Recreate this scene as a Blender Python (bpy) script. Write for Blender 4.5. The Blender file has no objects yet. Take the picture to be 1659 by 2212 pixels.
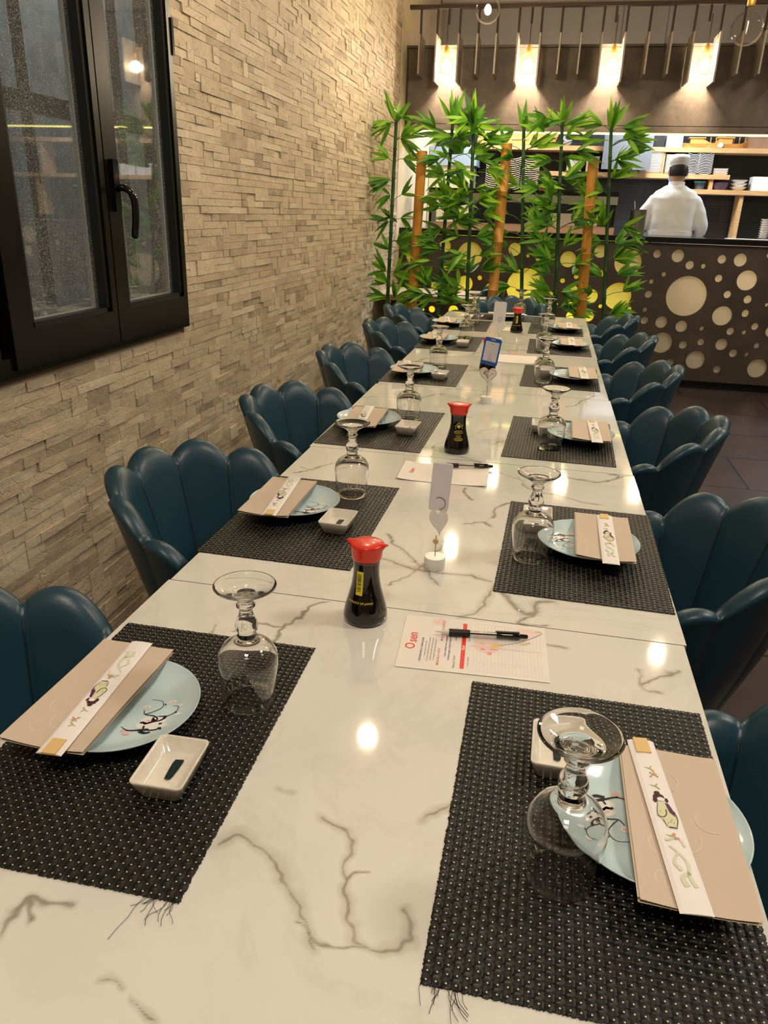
import bpy, bmesh, math, random
import numpy as np
from mathutils import Vector, Matrix, noise
PI = math.pi
R = math.radians
random.seed(7)
rng = np.random.RandomState(5)
scn = bpy.context.scene
C = scn.collection

# ---------------------------------------------------------------- camera
FPX = 1628.14
yaw, pit, rol = R(-11.130), R(21.757), R(1.881)
CAM = Vector((0, 0, 1.35))
cf = Vector((math.sin(yaw)*math.cos(pit), math.cos(yaw)*math.cos(pit), -math.sin(pit)))
cr = Vector((math.cos(yaw), -math.sin(yaw), 0))
cu = cr.cross(cf)
cr, cu = math.cos(rol)*cr + math.sin(rol)*cu, -math.sin(rol)*cr + math.cos(rol)*cu
cam = bpy.data.cameras.new('camera'); camo = bpy.data.objects.new('camera', cam); C.objects.link(camo)
cam.sensor_fit = 'VERTICAL'; cam.sensor_height = 36; cam.lens = FPX/2212*36
cam.clip_start = .02; cam.clip_end = 60
M4 = Matrix((cr, cu, -cf)).transposed().to_4x4(); M4.translation = CAM
camo.matrix_world = M4
scn.camera = camo
scn.view_settings.view_transform = 'Standard'; scn.view_settings.look = 'None'
scn.view_settings.gamma = 1; scn.view_settings.exposure = 0.0
scn.view_settings.use_curve_mapping = False

def ray(px, py): return cf*FPX + cr*(px-829.5) - cu*(py-1106)
def onz(px, py, z=.75):
    d = ray(px, py); return CAM + d*((z-1.35)/d.z)

# ---------------------------------------------------------------- world and large lights
w = bpy.data.worlds.new('world'); scn.world = w; w.use_nodes = True
w.node_tree.nodes['Background'].inputs[0].default_value = (.9, .78, .62, 1)
w.node_tree.nodes['Background'].inputs[1].default_value = .12
WARM = (1, .86, .68)
def lamp(name, kind, loc, power, col=WARM, size=.1, rot=(0, 0, 0), size_y=None, spot=None, blend=.5):
    l = bpy.data.lights.new(name, kind); o = bpy.data.objects.new(name, l); C.objects.link(o)
    o.location = loc; o.rotation_euler = rot; l.energy = power; l.color = col
    if kind == 'AREA':
        l.size = size
        if size_y: l.shape = 'RECTANGLE'; l.size_y = size_y
    elif kind in ('POINT', 'SPOT'): l.shadow_soft_size = size
    if kind == 'SPOT': l.spot_size = spot or 1.6; l.spot_blend = blend
    return o
# added fill lights above the dining room, unseen kitchen lights behind the soffit
lamp('fill_light', 'AREA', (-.1, -.35, 3.15), 34, (1, .87, .72), .5)
lamp('fill_light', 'AREA', (1.8, 1.6, 3.2), 40, (1, .90, .76), .5)
lamp('fill_light', 'AREA', (2.4, 4.2, 3.2), 40, (1, .90, .76), .5)
lamp('kitchen_light', 'AREA', (.9, 7.9, 2.52), 46, (.93, .95, 1), .5, size_y=.5)
lamp('kitchen_light', 'AREA', (2.6, 7.9, 2.52), 28, (.93, .95, 1), .5, size_y=.5)
lamp('kitchen_light', 'AREA', (-.6, 7.9, 2.52), 28, (.95, .95, 1), .5, size_y=.5)

# ---------------------------------------------------------------- materials
def mat(name, col, rough=.5, metal=0, spec=.5, trans=0, coat=0, emit=None, estr=1, ior=1.45, sheen=0, alpha=1):
    m = bpy.data.materials.new(name); m.use_nodes = True
    b = m.node_tree.nodes['Principled BSDF']; i = b.inputs
    i['Base Color'].default_value = (*col, 1); i['Roughness'].default_value = rough
    i['Metallic'].default_value = metal; i['Specular IOR Level'].default_value = spec
    i['Transmission Weight'].default_value = trans; i['IOR'].default_value = ior
    i['Coat Weight'].default_value = coat; i['Coat Roughness'].default_value = .05
    i['Sheen Weight'].default_value = sheen
    if emit: i['Emission Color'].default_value = (*emit, 1); i['Emission Strength'].default_value = estr
    return m
def N(m, t, **kw):
    n = m.node_tree.nodes.new(t)
    for k, v in kw.items():
        if hasattr(n, k): setattr(n, k, v)
        else: n.inputs[k.replace('_', ' ')].default_value = v
    return n
def L(m, a, b): m.node_tree.links.new(a, b)
def BS(m): return m.node_tree.nodes['Principled BSDF']
def coords(m, scale=(1, 1, 1), kind='Object'):
    t = N(m, 'ShaderNodeTexCoord'); mp = N(m, 'ShaderNodeMapping'); mp.inputs['Scale'].default_value = scale
    L(m, t.outputs[kind], mp.inputs['Vector']); return mp.outputs[0]
def ramp(m, fac, stops, interp='LINEAR'):
    r = N(m, 'ShaderNodeValToRGB'); r.color_ramp.interpolation = interp
    e = r.color_ramp.elements
    while len(e) < len(stops): e.new(.5)
    for k, (p, c) in enumerate(stops):
        e[k].position = p; e[k].color = (*c, 1) if len(c) == 3 else c
    if fac is not None: L(m, fac, r.inputs[0])
    return r.outputs[0]
def noisy(m, c1, c2, scale=5, detail=4, rough=.6, lo=.3, hi=.7, sc=(1, 1, 1)):
    n = N(m, 'ShaderNodeTexNoise', Scale=scale, Detail=detail, Roughness=rough); L(m, coords(m, sc), n.inputs['Vector'])
    L(m, ramp(m, n.outputs[0], [(lo, c1), (hi, c2)]), BS(m).inputs['Base Color']); return m
def bump(m, scale=40, strength=.2, dist=.002, detail=3, sc=(1, 1, 1)):
    n = N(m, 'ShaderNodeTexNoise', Scale=scale, Detail=detail); L(m, coords(m, sc), n.inputs['Vector'])
    b = N(m, 'ShaderNodeBump', Strength=strength, Distance=dist); L(m, n.outputs[0], b.inputs['Height'])
    L(m, b.outputs[0], BS(m).inputs['Normal']); return m
def math_(m, op, a, b=None):
    n = N(m, 'ShaderNodeMath', operation=op)
    for k, v in enumerate((a, b)):
        if v is None: continue
        if isinstance(v, (int, float)): n.inputs[k].default_value = v
        else: L(m, v, n.inputs[k])
    return n.outputs[0]
def mixc(m, fac, a, b):
    n = N(m, 'ShaderNodeMix', data_type='RGBA')
    for k, v in ((0, fac), (6, a), (7, b)):
        if isinstance(v, (int, float)): n.inputs[k].default_value = v
        elif isinstance(v, tuple): n.inputs[k].default_value = (*v, 1)
        else: L(m, v, n.inputs[k])
    return n.outputs[2]
def attr(m, name):
    n = N(m, 'ShaderNodeAttribute'); n.attribute_name = name; return n

# stone cladding: every stone carries its own tone
m_stone = mat('stone', (.5, .4, .28), .62, spec=.35)
tn = attr(m_stone, 'tone').outputs['Fac']
ns = N(m_stone, 'ShaderNodeTexNoise', Scale=9, Detail=6, Roughness=.65); L(m_stone, coords(m_stone, (1, 1, 2.2)), ns.inputs['Vector'])
ns2 = N(m_stone, 'ShaderNodeTexNoise', Scale=42, Detail=3, Roughness=.7); L(m_stone, coords(m_stone), ns2.inputs['Vector'])
f = math_(m_stone, 'ADD', math_(m_stone, 'MULTIPLY', tn, .62), math_(m_stone, 'MULTIPLY', ns.outputs[0], .5))
f = math_(m_stone, 'ADD', f, math_(m_stone, 'MULTIPLY', math_(m_stone, 'SUBTRACT', ns2.outputs[0], .5), .22))
L(m_stone, ramp(m_stone, f, [(.14, (.24, .18, .14)), (.36, (.47, .375, .265)), (.58, (.63, .52, .375)), (.90, (.76, .66, .50))]), BS(m_stone).inputs['Base Color'])
vr = N(m_stone, 'ShaderNodeTexNoise', Scale=7, Detail=5, Roughness=.6); vr.noise_type = 'RIDGED_MULTIFRACTAL'; L(m_stone, coords(m_stone, (1, 1, 2)), vr.inputs['Vector'])
bn = math_(m_stone, 'ADD', math_(m_stone, 'MULTIPLY', ns.outputs[0], 1.0), math_(m_stone, 'ADD', math_(m_stone, 'MULTIPLY', ns2.outputs[0], .35), math_(m_stone, 'MULTIPLY', vr.outputs[0], .10)))
wv = N(m_stone, 'ShaderNodeTexNoise', Scale=5, Detail=3); L(m_stone, coords(m_stone), wv.inputs['Vector'])
vm = N(m_stone, 'ShaderNodeVectorMath', operation='ADD'); L(m_stone, coords(m_stone, (1, 1, 1.8)), vm.inputs[0]); L(m_stone, wv.outputs[1], vm.inputs[1])
vv = N(m_stone, 'ShaderNodeTexVoronoi', Scale=4.5, feature='DISTANCE_TO_EDGE'); L(m_stone, vm.outputs[0], vv.inputs['Vector'])
crk = ramp(m_stone, vv.outputs[0], [(0, (0, 0, 0)), (.02, (1, 1, 1))]); bn = math_(m_stone, 'ADD', bn, math_(m_stone, 'MULTIPLY', crk, .22))
bb = N(m_stone, 'ShaderNodeBump', Strength=.75, Distance=.009); L(m_stone, bn, bb.inputs['Height']); L(m_stone, bb.outputs[0], BS(m_stone).inputs['Normal'])
m_mortar = mat('mortar', (.22, .17, .12), .9)
m_cream = noisy(mat('cream_plaster', (.7, .6, .42), .7), (.66, .56, .38), (.76, .66, .48), 6)
m_ceil = mat('ceiling_paint', (.82, .74, .58), .8)
m_grey = mat('grey_paint', (.48, .46, .43), .8)
m_floor = mat('floor_tile', (.05, .04, .042), .28)
br = N(m_floor, 'ShaderNodeTexBrick', Scale=1, Mortar_Size=.006, Brick_Width=1.2, Row_Height=.6, offset=.5)
br.inputs['Color1'].default_value = (.052, .040, .042, 1); br.inputs['Color2'].default_value = (.075, .056, .060, 1); br.inputs['Mortar'].default_value = (.012, .01, .01, 1)
fc = coords(m_floor); L(m_floor, fc, br.inputs['Vector'])
fn = N(m_floor, 'ShaderNodeTexNoise', Scale=3, Detail=6); L(m_floor, fc, fn.inputs['Vector'])
mx = N(m_floor, 'ShaderNodeMix', data_type='RGBA', blend_type='MULTIPLY'); mx.inputs[0].default_value = .6
L(m_floor, br.outputs[0], mx.inputs[6]); L(m_floor, ramp(m_floor, fn.outputs[0], [(.3, (.5, .5, .5)), (.7, (1.2, 1.1, 1.1))]), mx.inputs[7]); L(m_floor, mx.outputs[2], BS(m_floor).inputs['Base Color'])
m_concrete = noisy(mat('dark_concrete', (.1, .08, .07), .55), (.085, .066, .054), (.21, .165, .135), 3.2, 7, .7, .35, .65)
m_counter = noisy(mat('dark_counter_panel', (.07, .05, .04), .5), (.050, .036, .028), (.090, .068, .054), 3.5, 6, .65)
m_blackstone = mat('black_worktop', (.008, .008, .009), .2)
m_black = mat('black_frame', (.005, .0045, .004), .28, metal=.0)
m_gasket = mat('black_gasket', (.01, .01, .01), .5)
m_silver = mat('silver_spacer', (.50, .54, .52), .5, metal=.2)
m_handle = mat('gloss_black', (.006, .006, .006), .12, coat=.5)
m_glass = mat('clear_glass', (1, 1, 1), .0, trans=1, ior=1.47)
m_bulbglass = mat('bulb_glass', (1, .97, .93), .0)
_t = N(m_bulbglass, 'ShaderNodeBsdfTransparent'); _t.inputs[0].default_value = (.97, .96, .94, 1); _g = N(m_bulbglass, 'ShaderNodeBsdfGlossy'); _g.inputs['Roughness'].default_value = .02
_f = N(m_bulbglass, 'ShaderNodeLayerWeight', Blend=.12); _m = N(m_bulbglass, 'ShaderNodeMixShader'); L(m_bulbglass, math_(m_bulbglass, 'MULTIPLY', _f.outputs[0], .6), _m.inputs[0]); L(m_bulbglass, _t.outputs[0], _m.inputs[1]); L(m_bulbglass, _g.outputs[0], _m.inputs[2])
L(m_bulbglass, _m.outputs[0], m_bulbglass.node_tree.nodes['Material Output'].inputs[0])
m_fil = mat('lit_filament', (1, .8, .5), .5, emit=(1, .80, .52), estr=45)
m_filoff = mat('unlit_filament', (.8, .8, .75), .3, metal=.8)
m_brass = mat('amber_socket', (.62, .36, .08), .35, metal=.75)
m_rod = mat('dark_bronze_rod', (.06, .04, .03), .45, metal=.6)
m_plate_met = mat('brushed_plate', (.36, .31, .26), .42, metal=.35)
m_leather = bump(mat('teal_leather', (.012, .050, .078), .38, spec=.6), 260, .25, .0006)
m_piping = mat('dark_leather_seam', (.005, .02, .03), .6)
m_leg = mat('black_metal_leg', (.01, .01, .01), .4, metal=.6)
m_wood = noisy(mat('pale_wood', (.6, .38, .18), .45), (.50, .29, .12), (.66, .42, .20), 6, 4, .6, .3, .7, (1, 6, 12))
m_wood2 = noisy(mat('honey_wood', (.6, .38, .18), .45), (.58, .30, .07), (.72, .40, .12), 6, 4, .6, .3, .7, (1, 6, 12))
m_bamboo = noisy(mat('yellow_bamboo', (.5, .25, .04), .42), (.44, .19, .025), (.60, .29, .05), 10, 4, .5, .3, .7, (4, 4, .6))
m_stalk = noisy(mat('green_stalk', (.03, .1, .02), .45), (.010, .045, .012), (.028, .095, .02), 8)
m_white = mat('white_ceramic', (.80, .77, .72), .25)
m_whitep = mat('white_plastic', (.78, .76, .74), .35)
m_dish = bump(noisy(mat('cream_ceramic', (.74, .69, .6), .18, coat=.3), (.70, .65, .56), (.78, .73, .64), 120, 2), 300, .15, .0004)
m_teal_brush = mat('dark_teal_glaze', (.004, .018, .024), .25)
m_platebl = noisy(mat('pale_blue_glaze', (.55, .72, .76), .12, coat=.4), (.52, .68, .72), (.60, .75, .78), 14, 3)
m_under = mat('dark_underglaze', (.004, .012, .016), .15)
m_ink = mat('black_ink', (.012, .008, .01), .35)
m_blossom = mat('white_blossom', (.80, .78, .74), .3)
m_pink = mat('pink_blossom', (.78, .48, .46), .3)
m_napkin = bump(mat('beige_napkin', (.60, .49, .385), .85), 700, .3, .0004)
m_napline = mat('napkin_motif', (.645, .535, .425), .85)
m_paper = mat('white_paper', (.84, .80, .78), .7)
m_menu = mat('menu_paper', (.82, .76, .70), .6)
m_red = mat('red_ink', (.80, .05, .03), .5)
m_pinkink = mat('pink_ink', (.80, .33, .30), .6)
m_palepink = mat('pale_pink_wash', (.82, .62, .58), .6)
m_greyink = mat('grey_ink', (.25, .22, .25), .6)
m_linegrey = mat('pale_line', (.60, .55, .52), .6)
m_yellowink = mat('yellow_ink', (.72, .58, .20), .6)
m_green_l = mat('sage_ink', (.60, .62, .42), .7)
m_robe = mat('pale_green_ink', (.68, .66, .42), .7)
m_plum = mat('plum_ink', (.10, .02, .10), .6)
m_hair_ink = mat('brown_ink', (.06, .015, .01), .6)
m_stick = mat('raw_chopstick_wood', (.74, .52, .22), .55)
m_mat = mat('black_woven_vinyl', (.012, .012, .012), .42, spec=.35)
# woven vinyl: a pale gap at each crossing of the strips
P_ = .0085
tc = N(m_mat, 'ShaderNodeTexCoord'); sx = N(m_mat, 'ShaderNodeSeparateXYZ'); L(m_mat, tc.outputs['Object'], sx.inputs[0])
def gapd(o):
    a = math_(m_mat, 'ADD', math_(m_mat, 'DIVIDE', o, P_), 200.0)
    a = math_(m_mat, 'FRACT', a); a = math_(m_mat, 'SUBTRACT', a, .5); a = math_(m_mat, 'ABSOLUTE', a)
    return math_(m_mat, 'SUBTRACT', .5, a)
gx, gy = gapd(sx.outputs[0]), gapd(sx.outputs[1])
dd = math_(m_mat, 'SQRT', math_(m_mat, 'ADD', math_(m_mat, 'MULTIPLY', gx, gx), math_(m_mat, 'MULTIPLY', gy, gy)))
dot = math_(m_mat, 'LESS_THAN', dd, .095)
ck = N(m_mat, 'ShaderNodeTexChecker', Scale=1/P_); ck.inputs[1].default_value = (.004, .004, .004, 1); ck.inputs[2].default_value = (.016, .016, .014, 1)
L(m_mat, tc.outputs['Object'], ck.inputs[0])
L(m_mat, mixc(m_mat, dot, ck.outputs[0], (.60, .57, .47)), BS(m_mat).inputs['Base Color'])
# marble
m_marble = mat('white_marble', (.8, .76, .7), .05, spec=.5)
ve, vw = attr(m_marble, 'vein').outputs['Fac'], attr(m_marble, 'halo').outputs['Fac']
mn = N(m_marble, 'ShaderNodeTexNoise', Scale=24, Detail=5, Roughness=.7); L(m_marble, coords(m_marble), mn.inputs['Vector'])
core = math_(m_marble, 'MULTIPLY', ramp(m_marble, math_(m_marble, 'ADD', ve, math_(m_marble, 'MULTIPLY', math_(m_marble, 'SUBTRACT', mn.outputs[0], .5), 1.6)), [(.0, (1, 1, 1)), (.85, (0, 0, 0))]), .55)
halo = math_(m_marble, 'MULTIPLY', ramp(m_marble, math_(m_marble, 'ADD', vw, math_(m_marble, 'MULTIPLY', math_(m_marble, 'SUBTRACT', mn.outputs[0], .5), 1.2)), [(.0, (1, 1, 1)), (1, (0, 0, 0))]), .5)
mn2 = N(m_marble, 'ShaderNodeTexNoise', Scale=3, Detail=5, Roughness=.55, Distortion=.6); L(m_marble, coords(m_marble), mn2.inputs['Vector'])
basec = ramp(m_marble, mn2.outputs[0], [(.3, (.64, .64, .58)), (.5, (.72, .70, .64)), (.75, (.75, .72, .66))])
mf = N(m_marble, 'ShaderNodeTexNoise', Scale=2.2, Detail=7, Roughness=.62, Distortion=1.4); L(m_marble, coords(m_marble), mf.inputs['Vector'])
fine = math_(m_marble, 'MULTIPLY', ramp(m_marble, mf.outputs[0], [(.47, (0, 0, 0)), (.50, (1, 1, 1)), (.53, (0, 0, 0))]), .13)
basec = mixc(m_marble, fine, basec, (.42, .38, .30))
c1 = mixc(m_marble, halo, basec, (.36, .30, .22)); c2 = mixc(m_marble, core, c1, (.15, .105, .065)); L(m_marble, c2, BS(m_marble).inputs['Base Color'])
m_edge = mat('table_edge', (.30, .27, .22), .4)

# ---------------------------------------------------------------- helpers
def link(name, me, m=None, parent=None, kind=None, label=None):
    o = bpy.data.objects.new(name, me); C.objects.link(o)
    if m is not None:
        ms = m if isinstance(m, (list, tuple)) else [m]
        for k in ms: me.materials.append(k)
    if parent: o.parent = parent
    if kind: o['kind'] = kind
    if label: o['label'] = label
    return o
def obj(name, bm, m, parent=None, smooth=False, kind=None, label=None, bevel=0, loc=None):
    if bevel:
        bmesh.ops.bevel(bm, geom=[e for e in bm.edges if len(e.link_faces) == 2 and e.calc_face_angle(0) > .7], offset=bevel, segments=2, affect='EDGES', profile=.6)
    me = bpy.data.meshes.new(name); bm.to_mesh(me); bm.free()
    if smooth:
        for p in me.polygons: p.use_smooth = True
        if smooth != 'all':
            try: me.set_sharp_from_angle(angle=R(38))
            except Exception: pass
    o = link(name, me, m, parent, kind, label)
    if loc: o.location = loc
    return o
def thing(name, label, cat, loc=(0, 0, 0), rz=0, group=None):
    o = bpy.data.objects.new(name, None); C.objects.link(o); o.location = loc; o.rotation_euler = (0, 0, rz)
    o.empty_display_size = .05
    o['label'] = label; o['category'] = cat
    if group: o['group'] = group
    return o
def tag(o, label, cat, group=None, kind=None):
    o['label'] = label; o['category'] = cat
    if group: o['group'] = group
    if kind: o['kind'] = kind
    return o
def dup(root, loc=None, rz=None, label=None, group=None):
    r = root.copy(); C.objects.link(r)
    if loc is not None: r.location = loc
    if rz is not None: r.rotation_euler = (0, 0, rz)
    if label: r['label'] = label
    if group: r['group'] = group
    for ch in list(root.children):
        c = ch.copy(); C.objects.link(c); c.parent = r
        for g in ch.children:
            d = g.copy(); C.objects.link(d); d.parent = c
    return r
def struct(name, bm, m, smooth=False, parent=None, bevel=0):
    return obj(name, bm, m, parent, smooth, kind='structure', bevel=bevel)
def B(): return bmesh.new()
def box(bm, x0, x1, y0, y1, z0, z1, mi=0):
    v = [bm.verts.new((x, y, z)) for z in (z0, z1) for y in (y0, y1) for x in (x0, x1)]
    for q in ((0, 2, 3, 1), (4, 5, 7, 6), (0, 1, 5, 4), (2, 6, 7, 3), (0, 4, 6, 2), (1, 3, 7, 5)):
        bm.faces.new([v[k] for k in q]).material_index = mi
    return bm
def hexa(bm, bot, top, mi=0):
    a = [bm.verts.new(p) for p in bot]; b = [bm.verts.new(p) for p in top]; n = len(a)
    bm.faces.new(a[::-1]).material_index = mi; bm.faces.new(b).material_index = mi
    for k in range(n): bm.faces.new((a[k], a[(k+1) % n], b[(k+1) % n], b[k])).material_index = mi
    return bm
def lathe(bm, prof, n=40, c=(0, 0, 0), closed=False, mi=0):
    rings = []
    for r, z in prof:
        if r < 1e-6: rings.append([bm.verts.new((c[0], c[1], c[2]+z))])
        else: rings.append([bm.verts.new((c[0]+r*math.cos(2*PI*k/n), c[1]+r*math.sin(2*PI*k/n), c[2]+z)) for k in range(n)])
    pr = list(zip(rings, rings[1:])) + ([(rings[-1], rings[0])] if closed else [])
    for a, b in pr:
        for k in range(n):
            k2 = (k+1) % n
            q = [a[k], a[k2], b[k2], b[k]] if len(a) > 1 and len(b) > 1 else ([a[0], b[k2], b[k]] if len(a) == 1 and len(b) > 1 else ([a[k], a[k2], b[0]] if len(a) > 1 else None))
            if q:
                try: bm.faces.new(q).material_index = mi
                except ValueError: pass
    return bm
def tube(bm, pts, rad, n=10, cap=True, mi=0):
    pts = [Vector(p) for p in pts]; rs = rad if isinstance(rad, (list, tuple)) else [rad]*len(pts)
    prev = None; rings = []
    for k, p in enumerate(pts):
        t = (pts[min(k+1, len(pts)-1)] - pts[max(k-1, 0)]).normalized()
        if prev is None:
            a = t.orthogonal().normalized()
        else:
            a = (prev - t*prev.dot(t)); a = a.normalized() if a.length > 1e-6 else t.orthogonal().normalized()
        prev = a; b = t.cross(a)
        rings.append([bm.verts.new(p + (a*math.cos(2*PI*j/n) + b*math.sin(2*PI*j/n))*rs[k]) for j in range(n)])
    for a, b in zip(rings, rings[1:]):
        for j in range(n): bm.faces.new((a[j], a[(j+1) % n], b[(j+1) % n], b[j])).material_index = mi
    if cap:
        bm.faces.new(rings[0][::-1]).material_index = mi; bm.faces.new(rings[-1]).material_index = mi
    return bm
def ball(bm, c, r, seg=20, sc=(1, 1, 1)):
    g = bmesh.ops.create_uvsphere(bm, u_segments=seg, v_segments=seg//2, radius=r)
    for v in g['verts']: v.co = Vector((v.co.x*sc[0]+c[0], v.co.y*sc[1]+c[1], v.co.z*sc[2]+c[2]))
    return bm
def spl(pts, n=8):
    """Catmull-Rom through pts"""
    P = [Vector(p) for p in pts]; P = [P[0]*2-P[1]] + P + [P[-1]*2-P[-2]]; out = []
    for k in range(1, len(P)-2):
        for j in range(n):
            t = j/n; a, b, c, d = P[k-1:k+3]
            out.append(.5*((2*b)+(-a+c)*t+(2*a-5*b+4*c-d)*t*t+(-a+3*b-3*c+d)*t**3))
    return out + [P[-2]]
def text_mesh(s, size=1, align='CENTER', shear=0, bold=0):
    cu_ = bpy.data.curves.new('lettering', 'FONT'); cu_.body = s; cu_.size = size; cu_.align_x = align; cu_.align_y = 'CENTER'; cu_.shear = shear; cu_.offset = bold; cu_.resolution_u = 3
    o = bpy.data.objects.new('lettering', cu_); C.objects.link(o)
    dg = bpy.context.evaluated_depsgraph_get(); me = bpy.data.meshes.new_from_object(o.evaluated_get(dg))
    bpy.data.objects.remove(o); return me
def add_text(bm, s, size, M, shear=0, mi=0, bold=0):
    me = text_mesh(s, size, shear=shear, bold=bold); me.transform(M)
    n0 = len(bm.faces); bm.from_mesh(me); bm.faces.ensure_lookup_table()
    for f_ in bm.faces[n0:]: f_.material_index = mi
    bpy.data.meshes.remove(me)
def holed_panel(name, x0, x1, z0, z1, circles, y, thick):
    """flat panel in the xz plane with round holes cut through it"""
    cu_ = bpy.data.curves.new(name, 'CURVE'); cu_.dimensions = '2D'; cu_.fill_mode = 'BOTH'; cu_.extrude = thick/2
    def sp(pts):
        s = cu_.splines.new('POLY'); s.points.add(len(pts)-1)
        for k, p in enumerate(pts): s.points[k].co = (p[0], p[1], 0, 1)
        s.use_cyclic_u = True
    sp([(x0, z0), (x1, z0), (x1, z1), (x0, z1)])
    for cx, cz, r in circles:
        n = 48 if r > .06 else 28
        sp([(cx+r*math.cos(2*PI*k/n), cz+r*math.sin(2*PI*k/n)) for k in range(n)])
    o = bpy.data.objects.new(name, cu_); C.objects.link(o)
    dg = bpy.context.evaluated_depsgraph_get(); me = bpy.data.meshes.new_from_object(o.evaluated_get(dg)); bpy.data.objects.remove(o)
    me.transform(Matrix.Translation((0, y, 0)) @ Matrix.Rotation(PI/2, 4, 'X'))
    return me

# ================================================================ THE ROOM
WX = -1.3      # face of the left wall
CH = 3.3
struct('floor', box(B(), -1.5, 5, -2.5, 9, -.06, 0), m_floor)
struct('ceiling', box(B(), -1.5, 5, -2.5, 9, CH, CH+.08), m_ceil)
m_rwall = noisy(mat('taupe_wall', (.3, .25, .2), .7), (.26, .21, .16), (.34, .28, .22), 3)
struct('wall_right', box(B(), 4.9, 5.0, -2.5, 9, 0, CH), m_rwall)
struct('wall_back', box(B(), -1.5, 5, -2.6, -2.5, 0, CH), m_rwall)
WY0, WY1, WZ0, WZ1 = 1.57, 2.642, .933, 2.25      # window
bm = B()
for a in ((-2.5, WY0, 0, CH), (WY1, 6.78, 0, CH), (WY0, WY1, 0, WZ0), (WY0, WY1, WZ1, CH)):
    box(bm, WX-.09, WX-.008, *a, 1)
tones = [0.5]*(4*6)
UH, UL = .0275, .02; NR, NC = int(CH/UH), int((6.72+2.5)/UL)
occ = np.zeros((NR, NC), bool)
for r_ in range(NR):
    c_ = 0
    while c_ < NC:
        if occ[r_, c_]: c_ += 1; continue
        ln = int(rng.choice([3, 4, 5, 6, 8, 10, 13])); hh_ = int(rng.choice([1, 2], p=[.72, .28])) if r_ % 6 != 5 else 1
        e_ = c_
        while e_ < min(NC, c_+ln) and not occ[r_, e_]: e_ += 1
        if e_-c_ > 9: hh_ = 1
        if r_+hh_ > NR or (hh_ == 2 and occ[r_+1, c_:e_].any()): hh_ = 1
        occ[r_:r_+hh_, c_:e_] = True
        z, z1 = r_*UH, (r_+hh_)*UH; y, y1 = -2.5+c_*UL, -2.5+e_*UL
        d = rng.uniform(.0, .0085) if rng.rand() < .5 else rng.uniform(.003, .006); t = rng.normal(.5, .13) if rng.rand() < .88 else rng.uniform(.05, .4)
        segs = [(y, y1)]
        if z1 > WZ0 and z < WZ1:
            segs = []
            if y < WY0: segs.append((y, min(y1, WY0)))
            if y1 > WY1: segs.append((max(y, WY1), y1))
        for a, b in segs:
            if b-a < .004: continue
            g = .0002; x0, x1 = WX-.008, WX+d-.003
            tl, tz = rng.uniform(-.0018, .0018), rng.uniform(-.0012, .0012)
            q = [(x0, a+g, z+g), (x0, b-g, z+g), (x0, b-g, z1-g), (x0, a+g, z1-g)]
            p = [(x1+tl-tz, a+g+.0006, z+g+.0006), (x1-tl-tz, b-g-.0006, z+g+.0006), (x1-tl+tz, b-g-.0006, z1-g-.0006), (x1+tl+tz, a+g+.0006, z1-g-.0006)]
            hexa(bm, q[::-1], p[::-1]); tones += [float(np.clip(t, 0.02, 1))]*6
        c_ = e_
wl = struct('wall_left', bm, [m_stone, m_mortar])
at_ = wl.data.attributes.new('tone', 'FLOAT', 'FACE'); at_.data.foreach_set('value', tones[:len(wl.data.polygons)])
struct('wall_left', box(B(), WX-.2, WX+.004, 6.72, 9, 0, CH), m_cream)

# window: outer frame, two sashes, panes
m_pane = mat('rainy_glass', (1, 1, 1), .0, trans=1, ior=1.45)
vo = N(m_pane, 'ShaderNodeTexVoronoi', Scale=230); L(m_pane, coords(m_pane), vo.inputs['Vector'])
pn = N(m_pane, 'ShaderNodeTexNoise', Scale=4, Detail=3); L(m_pane, coords(m_pane), pn.inputs['Vector'])
th = math_(m_pane, 'MULTIPLY', pn.outputs[0], .62)
dr = math_(m_pane, 'LESS_THAN', vo.outputs['Distance'], th)
vo2 = N(m_pane, 'ShaderNodeTexVoronoi', Scale=330); L(m_pane, coords(m_pane), vo2.inputs['Vector'])
sp2 = N(m_pane, 'ShaderNodeSeparateColor'); L(m_pane, vo2.outputs['Color'], sp2.inputs[0])
dr2 = math_(m_pane, 'MULTIPLY', math_(m_pane, 'LESS_THAN', vo2.outputs['Distance'], .30), math_(m_pane, 'LESS_THAN', sp2.outputs[0], math_(m_pane, 'MULTIPLY', pn.outputs[0], .20)))
df = N(m_pane, 'ShaderNodeBsdfDiffuse'); df.inputs[0].default_value = (.9, .93, .92, 1)
tr_ = N(m_pane, 'ShaderNodeBsdfTransparent'); gl_ = N(m_pane, 'ShaderNodeBsdfGlossy'); gl_.inputs['Roughness'].default_value = .02
fr0 = N(m_pane, 'ShaderNodeLayerWeight', Blend=.5)
ms0 = N(m_pane, 'ShaderNodeMixShader'); L(m_pane, math_(m_pane, 'ADD', math_(m_pane, 'MULTIPLY', math_(m_pane, 'POWER', fr0.outputs['Facing'], 3.0), .9), .05), ms0.inputs[0]); L(m_pane, tr_.outputs[0], ms0.inputs[1]); L(m_pane, gl_.outputs[0], ms0.inputs[2])
ms1 = N(m_pane, 'ShaderNodeMixShader'); L(m_pane, math_(m_pane, 'ADD', math_(m_pane, 'MAXIMUM', math_(m_pane, 'MULTIPLY', dr, .10), math_(m_pane, 'MULTIPLY', dr2, .75)), .04), ms1.inputs[0]); L(m_pane, ms0.outputs[0], ms1.inputs[1]); L(m_pane, df.outputs[0], ms1.inputs[2])
L(m_pane, ms1.outputs[0], m_pane.node_tree.nodes['Material Output'].inputs[0])
win = thing('window_1', 'black metal two-leaf window with rain-speckled panes in the stone wall', 'window'); win['kind'] = 'structure'; del win['category']
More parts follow.
